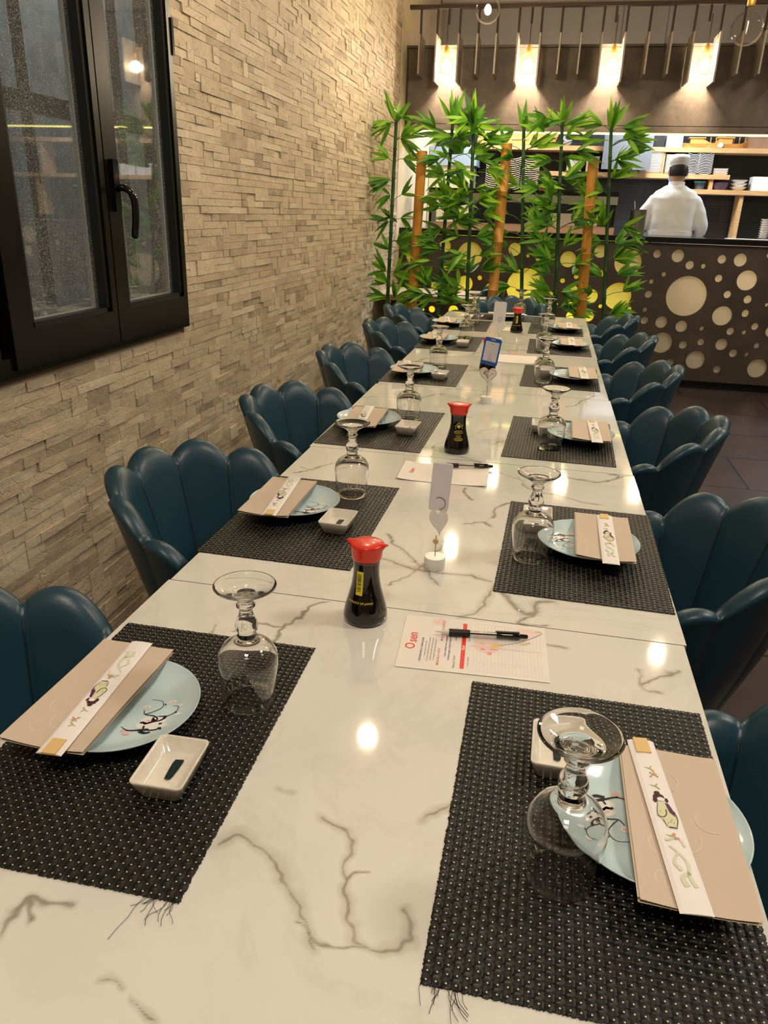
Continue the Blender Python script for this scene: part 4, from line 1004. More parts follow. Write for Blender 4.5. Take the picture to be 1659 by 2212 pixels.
def pen(lb, x, y, z, rz, grp='ballpoint pens'):
    t = thing('ballpoint_pen', lb, 'pen', (x, y, z), R(rz), grp)
    M_ = Matrix.Rotation(PI/2, 4, 'Y')
    def part(nm, pr, m_):
        bm = lathe(B(), pr, 20); bm.transform(M_); return obj(nm, bm, m_, t, smooth=True)
    part('tip', [(0, -.074), (.0007, -.073), (.0016, -.066), (.0040, -.056), (.0043, -.052), (0, -.052)], mat('clear_plastic_tip', (.75, .72, .68), .15))
    part('grip', [(0, -.052), (.0054, -.052), (.0056, -.050), (.0056, -.022), (.0050, -.020), (0, -.020)], m_gasket)
    part('barrel', [(.0047, -.0205), (.0047, .022), (.0030, .022), (.0030, -.0205)], m_glass)
    part('refill', [(0, -.0205), (.0012, -.0205), (.0012, .022), (0, .022)], m_ink)
    part('cap_section', [(0, .020), (.0049, .020), (.0050, .040), (.0053, .041), (.0053, .053), (.0040, .056), (.0035, .0565), (.0035, .064), (.0028, .067), (0, .0675)], m_handle)
    obj('clip', box(B(), .018, .054, -.0015, .0015, .0056, .0068), m_handle, t, bevel=.0004); return t
pen('black clear-barrelled ballpoint pen lying across the order sheet', -.0385, 1.0085, .7575, 8)
m2 = sheet('menu_leaflet', 'pale menu leaflet on the third table, partly behind the nearest card holder', 'menu', -.198, 1.762, 1, .216, .140, .004)
bm = B(); add_text(bm, 'Osen', .016, Matrix.Translation((-.080, .0, .0040)) @ Matrix.Rotation(PI/2, 4, 'Z'), 0, 0, .0002)
for k in range(9): rect(bm, -.05+k*.004, -.0492+k*.004, -.04, .04, .0009, 1)
obj('printing', bm, [m_red, m_linegrey], m2)
pen('black ballpoint pen on the menu leaflet behind the near card holder', -.150, 1.822, .7585, 12)
m3 = sheet('menu_leaflet', 'pale pink menu leaflet on the fifth table behind the blue-framed card', 'menu', -.10, 3.45, 2, .19, .20, .002)
pen('black ballpoint pen at the right edge of the far leaflet', .000, 3.42, .7585, 80)
m4 = sheet('menu_leaflet', 'pale menu leaflet beside the farthest soy bottle', 'menu', -.17, 4.40, 2, .12, .15, .002)
m5 = sheet('menu_leaflet', 'cream leaflet at the far left corner of the last table', 'menu', -.44, 4.93, 0, .14, .10, .002)

# ---------------------------------------------------------------- pendant lights
def bulb(x, y, z, lit, lb, r=.060, fs=1, power=9):
    t = thing('pendant_bulb', lb, 'lamp', (x, y, z), 0, 'glass globe pendant bulbs')
    fs = 1.45 if y > 6 else 1.0
    bm = B(); n = 20; pr = [(0, -r)] + [(r*math.sin(PI*k/n), -r*math.cos(PI*k/n)) for k in range(1, n-2)]
    pr += [(.018, r*1.02), (.016, r+.020)]
    lathe(bm, pr, 32); bmesh.ops.recalc_face_normals(bm, faces=bm.faces); gb = obj('globe', bm, m_bulbglass, t, smooth='all')
    bm = B(); lathe(bm, [(0, -.024), (.010, -.020), (.0160, -.010), (.0185, .002), (.016, .014), (.010, .026), (0, .030)] if lit else [(0, -.03), (.003, -.02), (.004, .03), (0, .034)], 16)
    [setattr(v, 'co', v.co*fs) for v in bm.verts]; obj('filament', bm, m_fil if lit else m_filoff, t, smooth='all')
    obj('socket', lathe(B(), [(0, r+.016), (.017, r+.016), (.019, r+.020), (.019, r+.055), (.013, r+.070), (.006, r+.080), (0, r+.080)], 24), m_brass, t, smooth=True)
    obj('cord', tube(B(), [(0, 0, r+.078), (0, 0, (2.745 if y > 6 else CH)-z)], .0035, 8), m_rod, t)
    if lit: lamp('bulb_light', 'POINT', (x, y, z), power, (1, .83, .58), .024*fs*1.1)
    return t
for k, x in enumerate((-.945, -.313, .315, .975)):
    bulb(x, 6.715, 2.418, True, ('lit globe bulb over the bamboo, leftmost in front of the soffit', 'lit globe bulb in front of the soffit, second from the left wall', 'lit globe bulb in front of the soffit, third from the left wall', 'lit globe bulb in front of the soffit above the person in white')[k], .062, power=52)
bulb(-.49, 5.08, 2.435, True, 'lit globe bulb hanging nearest the table, at the top edge of the picture', .070, power=75)
bulb(.80, 4.4, 2.20, False, 'unlit clear globe bulb hanging at the upper right', .073)
for (x, y, z, lb) in ((-.59, 2.78, 2.40, 'lit globe bulb mirrored in the marble over the third table'), (.82, 3.87, 2.40, 'lit globe bulb mirrored in the marble over the aisle side'), (2.4, 2.8, 2.4, 'lit globe bulb over the aisle')): bulb(x, y, z, True, lb+', out of view', .06, power=32)
fr = thing('rod_canopy', 'dark metal rail with hanging rods above the bamboo', 'light fitting', (0, 6.6, 2.745))
obj('rail', box(B(), -1.24, 4.6, .08, .12, .05, .075), m_rod, fr)
for x in (-1.0, 1.5, 4.2): obj('hanger', tube(B(), [(x, .1, .07), (x, .1, CH-2.745)], .005, 8), m_rod, fr)
RX = [-1.15, -1.022, -.849, -.705, -.563, -.402, -.236, -.088, .062, .214, .381, .546, .706, .858, 1.04, 1.19, 1.34, 1.49, 1.64, 1.80, 1.95]
LIT = (-1.022, -.849, -.402, -.236, .214, .381, .858, 1.04, 1.49, 1.64)
PLB = ['narrow metal plate hanging closest to the stone wall', 'metal plate on the left of the leftmost soffit bulb', 'metal plate on the right of the leftmost soffit bulb', 'left one of two dark plates between the first and second soffit bulbs', 'right one of two dark plates between the first and second soffit bulbs',
 'metal plate on the left of the second soffit bulb', 'metal plate on the right of the second soffit bulb', 'left one of two dark plates between the second and third soffit bulbs', 'right one of two dark plates between the second and third soffit bulbs', 'metal plate on the left of the third soffit bulb', 'metal plate on the right of the third soffit bulb',
 'left one of two dark plates between the third and fourth soffit bulbs', 'right one of two dark plates between the third and fourth soffit bulbs', 'metal plate on the left of the soffit bulb above the person in white', 'metal plate on the right of the soffit bulb above the person in white', 'first dark plate right of the last visible soffit bulb', 'hanging plate at the right edge of the picture',
 'hanging plate just beyond the right edge of the picture', 'second hanging plate beyond the right edge', 'third hanging plate beyond the right edge', 'fourth hanging plate beyond the right edge']
for k, x in enumerate(RX):
    lit_ = x in LIT
    p = thing('hanging_plate', PLB[k], 'hanging plate', (x, 6.6, 2.745), 0, 'plates of the rod canopy')
    zt = 2.62-2.745; zb_ = (2.300 if lit_ else 2.35)-2.745
    obj('rod', tube(B(), [(0, .10, .05), (0, .10, zt-.03)], .0085, 8), m_rod, p)
    obj('plate_blade', box(B(), -.006, .006, .03, .285, zb_, zt), m_plate_met, p, bevel=.001)
for k, x in enumerate((-.935, -.311, .30, .955)):
    p = obj('short_rod', tube(B(), [(x, 6.7, 2.80), (x, 6.7, 2.69)], .0085, 8), m_rod); tag(p, 'short dark rod above the '+('leftmost soffit bulb', 'second soffit bulb from the left', 'third soffit bulb from the left', 'soffit bulb over the person in white')[k], 'rod', 'short rods above the bulbs')

# ---------------------------------------------------------------- bamboo screen
m_leaf = mat('bamboo_leaf', (.05, .22, .015), .42)
la = attr(m_leaf, 'tone').outputs['Fac']
L(m_leaf, ramp(m_leaf, la, [(0, (.012, .075, .014)), (.40, (.06, .25, .014)), (1, (.34, .62, .040))]), BS(m_leaf).inputs['Base Color'])
tl_ = N(m_leaf, 'ShaderNodeBsdfTranslucent'); tl_.inputs[0].default_value = (.16, .36, .03, 1); ml_ = N(m_leaf, 'ShaderNodeMixShader'); ml_.inputs[0].default_value = .35
L(m_leaf, BS(m_leaf).outputs[0], ml_.inputs[1]); L(m_leaf, tl_.outputs[0], ml_.inputs[2]); L(m_leaf, ml_.outputs[0], m_leaf.node_tree.nodes['Material Output'].inputs[0])
def leaf(V, F, T, p, d, up, ln, wd, bend, tone):
    d = d.normalized(); s = d.cross(up).normalized(); nn = s.cross(d).normalized(); n = 7; b = len(V)
    for k in range(n+1):
        u = k/n; wv = wd*math.sin(PI*min(1, u**.75))**1.0*.55 if 0 < k < n else .0006
        c = p + d*ln*u - Vector((0, 0, 1))*bend*ln*u*u
        V += [c - s*wv + nn*wv*.35, c, c + s*wv + nn*wv*.35]
    for k in range(n):
        a = b+k*3; F += [(a, a+1, a+4, a+3), (a+1, a+2, a+5, a+4)]; T += [tone, tone]
def bamboo(lb, top, bot, seed, dens=1, topn=9, side=None):
    q = random.Random(seed); top, bot = Vector(top), Vector(bot)
    t = thing('artificial_bamboo', lb, 'bamboo', (bot.x, bot.y, .30), 0, 'green bamboo stalks of the screen'); o = Vector((bot.x, bot.y, .30))
    d = (top-bot); base = bot + d*((.30-bot.z)/d.z); bm = B(); pts = []; rr = []; n = 9
    for k in range(n+1):
        for e, r in ((-.006, 1), (0, 1.28), (.006, 1)):
            u = min(1, max(0, k/n+e)); pts.append(base+(top-base)*u - o); rr.append((.0145-.0035*u)*r)
    tube(bm, pts, rr, 12); obj('stalk', bm, m_stalk, t, smooth='all')
    V, F, T = [], [], []; tw = B()
    def fan(p, dr, nl, ln, spread):
        for k in range(nl):
            a = q.uniform(-1, 1)*spread; b = q.uniform(-1, 1)*spread*.8
            e = dr.orthogonal().normalized(); e = Matrix.Rotation(q.uniform(0, 2*PI), 3, dr) @ e
            dd_ = (dr + e*abs(math.tan(min(1.2, abs(a)))) ).normalized()
            leaf(V, F, T, p, dd_, Vector((q.uniform(-.5, .5), -1, q.uniform(-.2, .9))), ln*q.uniform(.7, 1.15), ln*q.uniform(.12, .165), q.uniform(-.05, .22), min(1, max(0, q.gauss(.5, .36))))
    fan(top-o-Vector((0, 0, .02)), Vector((q.uniform(-.1, .1), q.uniform(-.2, .1), 1)), topn, .19, .75)
    z = top.z - .03; k = 0
    while z > .55:
        u = (z-base.z)/(top.z-base.z); c = base+(top-base)*u - o
        for _ in range(q.choice([2, 2, 3]) if dens < 1 else q.choice([3, 3, 4])):
            a = (q.choice([0, PI]) + q.uniform(-.8, .8)) if q.random() < .8 else q.uniform(0, 2*PI)
            if side and q.random() < .6: a = (0 if side > 0 else PI) + q.uniform(-.6, .6)
            dr = Vector((math.cos(a), math.sin(a), q.uniform(.1, .7))).normalized(); l = q.uniform(.02, .13)*min(1.2, dens+.3); e = c+dr*l
            lim = WX+.15-o.x
            if e.x < lim: e.x = lim
            tube(tw, [c, c+dr*l*.5+Vector((0, 0, .01)), e], .0022, 5)
            fan(e, Vector((math.cos(a), math.sin(a)*.8, q.uniform(-.3, .8))).normalized(), q.randint(5, 8), .175, .85)
        z -= q.uniform(.085, .14)
    tg = obj('twigs', tw, m_stalk, t); tg['kind'] = 'stuff'
    me = bpy.data.meshes.new('foliage'); lim = WX+.02-o.x
    V = [Vector((max(v.x, lim), v.y, v.z)) for v in V]
    me.from_pydata([tuple(v) for v in V], [], F); at = me.attributes.new('tone', 'FLOAT', 'FACE'); at.data.foreach_set('value', T)
    for p in me.polygons: p.use_smooth = True
    link('foliage', me, m_leaf, t); return t
BB = [((-1.115, 5.65, 1.93), (-1.140, 5.65, .60), 1, .6, 8, 'green artificial bamboo closest to the stone wall', None), ((-.728, 5.65, 1.93), (-.758, 5.65, .62), 2, 1.1, 9, 'green artificial bamboo second from the stone wall, thick with leaves', None),
      ((-.583, 5.62, 1.92), (-.543, 5.62, .63), 3, 1.15, 10, 'green artificial bamboo just left of the middle yellow pole', None), ((-.253, 5.66, 1.885), (-.160, 5.66, .77), 4, .75, 3, 'thin-topped green artificial bamboo just right of the middle yellow pole', None),
      ((-.007, 5.64, 1.92), (.077, 5.64, .76), 5, 1.0, 10, 'green artificial bamboo beside the right-hand yellow pole, on its left', None), ((.308, 5.66, 1.90), (.423, 5.66, .655), 6, .8, 11, 'green artificial bamboo at the open right end of the screen', None)]
for a, b, sd, dn, tp, lb, sdd in BB: bamboo(lb, a, b, sd, dn, tp, sdd)
for (a, b, lb) in (((-.918, 5.60, 1.735), (-.948, 5.60, .61), 'thick yellow bamboo pole nearest the stone wall'), ((-.350, 5.60, 1.79), (-.366, 5.60, .80), 'thick yellow bamboo pole in the middle of the screen'), ((.218, 5.60, 1.70), (.262, 5.60, .675), 'thick yellow bamboo pole at the right of the screen')):
    a, b = Vector(a), Vector(b); base = b+(a-b)*((.30-b.z)/(a.z-b.z)); t = thing('bamboo_pole', lb, 'bamboo pole', (base.x, base.y, .30), 0, 'yellow bamboo poles of the screen')
    o = Vector((base.x, base.y, .30)); pts = []; rr = []
    for k in range(6):
        for e, r in ((-.004, 1), (0, 1.07), (.003, .97)):
            u = min(1, max(0, k/5*1.08-.06+e)); pts.append(base+(a-base)*u-o); rr.append(.0345*r)
    obj('cane', tube(B(), pts, rr, 20), m_bamboo, t, smooth=True)
    bm = B(); dv = (a-base).normalized(); tube(bm, [a-o-dv*.001, a-o+dv*.002], [.034, .033], 20); obj('cut_end', bm, mat('pale_cut', (.62, .48, .28), .7), t)
bm = B(); box(bm, -1.26, .56, 5.50, 5.78, 0, .30); pl = obj('planter_box', bm, m_black, bevel=.004); tag(pl, 'long low dark planter holding the bamboo screen', 'planter')

# ---------------------------------------------------------------- rear table by the wall
t = thing('rear_table', 'pale wooden-edged table against the wall behind the bamboo', 'table', (-.86, 6.2, 0))
obj('tabletop', box(B(), -.435, .415, -.27, .38, .712, .752), [mat('pale_laminate', (.62, .56, .46), .3)], t, bevel=.002)
obj('edge_band', box(B(), -.436, .417, -.273, -.2705, .712, .750), m_wood, t)
for s in (-.33, .33): obj('leg', box(B(), s-.025, s+.025, -.03, .03, 0, .712), m_black, t, bevel=.002)
for (x, y, lb) in ((-.62, 6.15, 'white folded napkin at the right end of the rear table'), (-.95, 6.12, 'white folded napkin at the left of the rear table')):
    dup(nap, (x, y, .7522), R(80), lb, 'napkins on the rear table')

# ---------------------------------------------------------------- kitchen shelves and what stands on them
SY = 8.50
def shelf(lb, x0, x1, z, posts):
    t = thing('kitchen_shelf', lb, 'shelf', ((x0+x1)/2, SY, z)); o = t.location
    obj('board', box(B(), x0-o.x, x1-o.x, 0, .29, -.042, 0), m_wood, t, bevel=.002)
    for (px_, z0, z1) in posts: obj('post', box(B(), px_-.018-o.x, px_+.018-o.x, .02, .24, z0-z, z1-z), m_wood, t)
    return t
shelf('top pale wooden shelf on the kitchen back wall, holding wooden boats and boxes', -.90, 4.4, 2.010, [(.992, 1.776, 1.968), (3.2, 1.642, 1.968)])
shelf('middle pale wooden shelf, short, holding stacks of white plates', -.2, 1.633, 1.776, [(1.475, 1.642, 1.734)])
shelf('lower pale wooden shelf behind and right of the person in white', 1.22, 4.4, 1.642, [(1.78, 1.16, 1.60), (3.3, 1.16, 1.60)])
bc = thing('back_counter', 'dark counter along the kitchen back wall under the shelves', 'counter', (1.8, 8.5, 0))
obj('cabinet', box(B(), -1.38, 3.1, -.15, .29, 0, 1.12), m_blackstone, bc); obj('worktop', box(B(), -1.38, 3.1, -.18, .29, 1.12, 1.16), mat('steel_top', (.4, .4, .4), .3, metal=.8), bc)
def stack(name, lb, cat, x, y, z, n, kind, w_, h_, grp, m=None, d=None):
    m = m or m_white; d = d or w_; proto = None; first = None
    for k in range(n):
        if k == 0:
            if kind == 'square':
                bm = hexa(B(), [(-w_*.42, -d*.42, 0), (w_*.42, -d*.42, 0), (w_*.42, d*.42, 0), (-w_*.42, d*.42, 0)], [(-w_/2, -d/2, h_*.86), (w_/2, -d/2, h_*.86), (w_/2, d/2, h_*.86), (-w_/2, d/2, h_*.86)]); o = obj(name, bm, m, bevel=h_*.12)
            elif kind == 'wavy':
                bm = B(); nx = 10; pr = [(i/nx-.5) for i in range(nx+1)]; g_ = []
                for s in (0, h_*.35):
                    g_.append([[bm.verts.new((u*w_, v*d, s + h_*1.1*(abs(u)*2)**2.2)) for u in pr] for v in (-.5, 0, .5)])
                for gg, fl in ((g_[0], 1), (g_[1], 0)):
                    for j in range(2):
                        for i in range(nx):
                            q = [gg[j][i], gg[j][i+1], gg[j+1][i+1], gg[j+1][i]]; bm.faces.new(q[::-1] if fl else q)
                for i in range(nx):
                    bm.faces.new((g_[0][0][i], g_[0][0][i+1], g_[1][0][i+1], g_[1][0][i])); bm.faces.new((g_[1][2][i], g_[1][2][i+1], g_[0][2][i+1], g_[0][2][i]))
                o = obj(name, bm, m)
            else:
                bm = lathe(B(), [(0, 0), (w_*.25, 0), (w_*.30, h_*.1), (w_*.48, h_*.8), (w_*.5, h_*.95), (w_*.47, h_*.95), (w_*.28, h_*.25), (0, h_*.2)], 24); o = obj(name, bm, m, smooth=True)
            proto = o; tag(o, lb, cat, grp)
        else: o = proto.copy(); C.objects.link(o)
        o.location = (x, y, z + k*h_)
stack('square_plate', 'white square plate in the broad stack on the middle shelf left of the post', 'plate', .885, 8.62, 1.777, 13, 'square', .225, .0145, 'broad stack of white square plates', d=.22)
stack('square_plate', 'white square plate in the stack left of the broad stack on the middle shelf', 'plate', .70, 8.62, 1.777, 9, 'square', .14, .0140, 'narrow stack of white square plates', d=.2)
stack('square_plate', 'white square plate in the stack behind the white cap', 'plate', 1.115, 8.62, 1.777, 12, 'square', .20, .0145, 'plates behind the cap', d=.2)
stack('wavy_bowl', 'white bowl with upturned ends in the stack just right of the white cap', 'bowl', 1.275, 8.60, 1.777, 13, 'wavy', .115, .0142, 'stack beside the cap', d=.18)
stack('wavy_bowl', 'white bowl with upturned ends in the tall stack nearest the shelf end', 'bowl', 1.392, 8.60, 1.777, 13, 'wavy', .13, .0145, 'tall stack near the shelf end', d=.18)
stack('small_dish', 'white dish in the low pile at the end of the middle shelf', 'dish', 1.545, 8.60, 1.777, 3, 'square', .14, .020, 'low pile at the shelf end', d=.15)
stack('small_dish', 'white dish in the pile seen between bamboo leaves on the middle shelf', 'dish', .33, 8.60, 1.777, 9, 'square', .13, .016, 'pile behind the right bamboo', d=.15)
stack('small_dish', 'white dish in the pile next to the right yellow bamboo pole', 'dish', .15, 8.60, 1.777, 7, 'square', .15, .016, 'pile behind the right pole', d=.15)
stack('round_bowl', 'white bowl in the nested pair on the lower shelf', 'bowl', 1.745, 8.60, 1.643, 3, 'round', .155, .032, 'nested bowls on the lower shelf')
o = obj('tall_tub', box(B(), -.09, .09, -.08, .08, 0, .125), m_white, bevel=.012); o.location = (1.945, 8.61, 1.643); tag(o, 'tall cream tub on the lower shelf at the right edge', 'container')
o = obj('tall_tub', box(B(), -.09, .09, -.08, .08, 0, .115), m_white, bevel=.012); o.location = (2.15, 8.61, 1.643); tag(o, 'cream tub on the lower shelf beyond the right edge of the picture', 'container')
o = obj('bowl', lathe(B(), [(0, 0), (.06, 0), (.075, .02), (.083, .065), (.080, .068), (.07, .02), (0, .01)], 28), mat('purple_bowl', (.10, .06, .10), .35), smooth=True); o.location = (1.565, 8.6, 1.643); tag(o, 'dark purple bowl on the lower shelf', 'bowl')
t = thing('lidded_tub', 'clear tub with a light blue lid beside the shoulder of the person in white', 'container', (1.385, 8.6, 1.643))
obj('tub', lathe(B(), [(0, 0), (.045, 0), (.052, .060), (0, .060)], 24), mat('murky_plastic', (.10, .13, .18), .3), t, smooth=True); obj('lid', lathe(B(), [(0, .060), (.056, .060), (.056, .075), (0, .077)], 24), mat('sky_blue_lid', (.08, .50, .85), .4), t, smooth=True)
# upper shelf
o = obj('container', box(B(), -.05, .05, -.07, .07, 0, .115), m_gasket, bevel=.006); o.location = (.935, 8.6, 2.011); tag(o, 'black container at the left end of the upper shelf items', 'container')
o = obj('plastic_box', box(B(), -.075, .075, -.08, .08, 0, .13), mat('frosted_plastic', (.62, .62, .72), .3), bevel=.008); o.location = (1.075, 8.6, 2.011); tag(o, 'frosted plastic box beside the black container on the upper shelf', 'box')
def boat(x, z, s, rz, lb):
    t = thing('wooden_boat', lb, 'serving boat', (x, 8.62, z), rz)
    sec = [(-.20, .012, .075), (-.15, .045, .045), (0, .06, .035), (.15, .05, .045), (.24, .010, .11)]; bm = B(); rings = []
    for x_, hw, zt in sec: rings.append([bm.verts.new((x_*s, y*s, zz*s)) for y, zz in ((-hw*.6, .0), (hw*.6, 0), (hw, zt), (hw*.8, zt), (hw*.5, .02), (-hw*.5, .02), (-hw*.8, zt), (-hw, zt))])
    for a, b in zip(rings, rings[1:]):
        for k in range(8): bm.faces.new((a[k], a[(k+1) % 8], b[(k+1) % 8], b[k]))
    bm.faces.new(rings[0][::-1]); bm.faces.new(rings[-1]); bmesh.ops.recalc_face_normals(bm, faces=bm.faces)
    obj('hull', bm, m_wood2, t); obj('cabin', box(B(), -.07*s, .05*s, -.035*s, .035*s, .02*s, .085*s), m_wood2, t)
    obj('roof', box(B(), -.085*s, .065*s, -.045*s, .045*s, .085*s, .095*s), m_wood2, t)
    for k in (-.05, .0, .05): obj('mast', box(B(), (.12+k)*s-.004, (.12+k)*s+.004, -.004, .004, .02*s, .10*s), m_wood2, t)
boat(1.30, 2.012, 1.0, 0, 'honey-coloured wooden serving boat on the upper shelf, left one'); boat(1.56, 2.012, 1.05, .1, 'honey-coloured wooden serving boat on the upper shelf, right one')
o = obj('paper_roll', tube(B(), [(0, -.06, .03), (0, .06, .03)], .022, 20), m_white, smooth=True); o.location = (1.50, 8.51+.06, 2.005); tag(o, 'white paper roll lying between the wooden boats', 'roll')
o = obj('cardboard_box', box(B(), -.14, .14, -.09, .09, 0, .13), noisy(mat('brown_card', (.30, .18, .10), .8), (.26, .15, .08), (.33, .20, .12), 10), bevel=.003); o.location = (1.90, 8.62, 2.011); tag(o, 'brown box on the upper shelf at the right edge', 'box')
for k, (x, w_, a) in enumerate(((-.70, .30, .1), (-.40, .27, -.08), (-.17, .26, .12))):
    t = thing('wooden_tray', 'honey-coloured wooden tray on the upper shelf, '+('leftmost of the three behind the bamboo', 'middle of the three behind the bamboo', 'rightmost of the three behind the bamboo')[k], 'tray', (x, 8.60, 2.012), a, 'wooden trays behind the bamboo')
    bm = B(); hexa(bm, [(-w_/2, -.09, 0), (w_/2-.04, -.09, 0), (w_/2-.04, .09, 0), (-w_/2, .09, 0)], [(-w_/2+.02, -.09, .10), (w_/2, -.09, .10), (w_/2, .09, .10), (-w_/2+.02, .09, .10)]); obj('tray_body', bm, m_wood2, t)
    obj('handle', box(B(), -w_*.3, w_*.3, -.10, -.09, .045, .065), m_wood, t)
o = obj('plastic_bag', ball(B(), (0, 0, .05), .06, 16, (1, .7, .85)), mat('silvery_film', (.5, .5, .56), .25, metal=.3), smooth='all'); o.location = (.045, 8.6, 2.011); tag(o, 'crumpled silvery plastic bag on the upper shelf behind the bamboo', 'bag')
# grey hanging sheet, cream cabinet, wavy plates at the left
t = thing('hanging_sheet', 'flat grey steel panel hanging in front of the shelves', 'hanging sheet', (.64, 8.43, 2.16)); m_gs = mat('grey_steel', (.22, .24, .26), .35, metal=.5)
obj('sheet', box(B(), -.23, .23, -.01, .01, -.36, 0), m_gs, t)
for sx_ in (-.2, .2): obj('hanger', tube(B(), [(sx_, 0, 0), (sx_, 0, CH-2.16)], .005, 8), m_gs, t)
t = thing('cold_cabinet', 'cream and blue-grey upright kitchen cabinet at the left end behind the bamboo', 'cabinet', (-1.05, 8.55, 0))
obj('body', box(B(), -.24, .20, -.2, .22, 0, 1.80), mat('cream_enamel', (.70, .62, .42), .4), t); obj('hood', box(B(), -.24, .24, -.22, .22, 1.80, 1.97), mat('bluegrey_enamel', (.34, .42, .48), .35), t)
t = thing('hot_cupboard', 'black topped kitchen unit with stacks of wavy plates, behind the bamboo', 'cabinet', (-.35, 8.4, 0))
obj('unit', box(B(), -.42, .55, -.2, .2, 0, 1.58), m_blackstone, t); obj('trim_rail', box(B(), -.42, .55, -.215, -.2, 1.50, 1.54), mat('steel_trim', (.5, .48, .45), .3, metal=.8), t)
for k, x in enumerate((-.62, -.45, -.27)):
    stack('wavy_plate', ('cream plate with upturned edge in the leftmost wavy stack behind the bamboo', 'cream plate with upturned edge in the middle wavy stack behind the bamboo', 'cream plate with upturned edge in the right wavy stack behind the bamboo')[k], 'plate', x, 8.35, 1.582, (13, 16, 15)[k], 'wavy', .17, .0185, ('leftmost wavy stack', 'middle wavy stack', 'right wavy stack')[k], mat('cream_stoneware', (.66, .55, .40), .4), .2)
# sushi case on the pass
t = thing('sushi_case', 'low black and steel glass display case on the kitchen counter behind the bamboo', 'display case', (-.28, 7.32, 1.222))
obj('top', box(B(), -.82, .80, -.16, .16, .30, .335), m_blackstone, t, bevel=.004); obj('steel_rail', box(B(), -.82, .80, -.165, .16, .235, .298), mat('steel_rail_metal', (.42, .38, .34), .3, metal=.8), t)
obj('tray', box(B(), -.82, .80, -.155, .155, .0, .055), mat('pinkish_board', (.46, .28, .20), .5), t); obj('glass', box(B(), -.81, .79, -.158, -.154, .055, .235), m_bulbglass, t)
for s in (-.80, .78): obj('end_post', box(B(), s-.012, s+.012, -.15, .15, .055, .30), m_black, t)
for k, (x, w_) in enumerate(((-.30, .07), (.02, .10), (.10, .05))):
    o = obj('food_tub', box(B(), -w_, w_, -.06, .06, 0, .10), m_white, bevel=.008); o.location = (-.05+k*.24-.1, 7.34, 1.2785); tag(o, ('white food tub at the left inside the display case', 'white food tub in the middle of the display case', 'white food tub at the right inside the display case')[k], 'tub')
o = obj('red_bottle', lathe(B(), [(0, 0), (.018, 0), (.018, .06), (.008, .075), (.008, .085), (0, .085)], 20), mat('red_plastic', (.7, .03, .02), .4), smooth=True); o.location = (-.13, 7.32, 1.5575); tag(o, 'small red bottle standing on the display case', 'bottle')
m_steel = mat('brushed_steel', (.30, .28, .26), .28, metal=.9)
t = thing('steel_pot', 'tall brushed steel pot on the counter left of the person in white', 'pot', (.715, 7.30, 1.223))
obj('pot_body', lathe(B(), [(0, 0), (.068, 0), (.068, .20), (.072, .205), (.066, .205), (.066, .01), (0, .01)], 32), m_steel, t, smooth=True)
t = thing('ladle', 'thin ladle handle leaning out of the steel pot', 'ladle', (.715, 7.30, 1.235)); obj('handle', tube(B(), [(.0, 0, 0), (-.045, -.0, .26)], .004, 8), m_silver, t)
bm = ball(B(), (0, 0, 0), .055, 20, (1, .6, .32)); 
for v in bm.verts: v.co += Vector((0, 0, .012*noise.noise(v.co*40))); v.co.z = max(v.co.z, -.016)
o = obj('orange_cloth', bm, mat('orange_cloth_fabric', (.80, .12, .04), .85), smooth='all'); o.location = (.675, 7.12, 1.240); tag(o, 'crumpled orange cloth on the counter beside the steel pot', 'cloth')
o = obj('paper_sheet', box(B(), -.20, .20, -.10, .10, 0, .004), m_paper); o.location = (1.62, 7.05, 1.2235); tag(o, 'white paper sheet on the black counter at the right', 'paper')
stack('small_dish', 'small white dish in the stack on the counter at the right edge of the picture', 'dish', 1.74, 7.25, 1.2235, 9, 'round', .085, .018, 'stack of small dishes on the counter')

# ---------------------------------------------------------------- the person in white, back to us
CX, CY = 1.035, 7.62
m_skin = mat('skin', (.48, .27, .19), .5); m_cloth = bump(mat('white_chef_cloth', (.80, .81, .84), .8), 7, .35, .02, 1.5, (1, 1, .6)); m_hairm = bump(mat('black_hair', (.012, .010, .010), .5), 200, .5, .002); m_trouser = mat('dark_trousers', (.02, .02, .025), .8)
pr = thing('person', 'person in a white kitchen jacket and white cap standing with back turned behind the counter', 'person', (CX, CY, 0))
def ringloft(bm, secs, n=28, ex=2.3):
    rings = []
    for z, hx, hy, cx, cy in secs:
        ring = []
        for k in range(n):
            a = 2*PI*k/n; c, s = math.cos(a), math.sin(a); ring.append(bm.verts.new((cx+hx*math.copysign(abs(c)**(2/ex), c), cy+hy*math.copysign(abs(s)**(2/ex), s), z)))
        rings.append(ring)
    for a, b in zip(rings, rings[1:]):
        for k in range(n): bm.faces.new((a[k], a[(k+1) % n], b[(k+1) % n], b[k]))
    bm.faces.new(rings[0][::-1]); bm.faces.new(rings[-1]); return bm
def remesh(o, vox, sm=6):
    m_ = o.modifiers.new('remesh', 'REMESH'); m_.mode = 'VOXEL'; m_.voxel_size = vox; m_.use_smooth_shade = True
    s_ = o.modifiers.new('smooth', 'SMOOTH'); s_.factor = .5; s_.iterations = sm
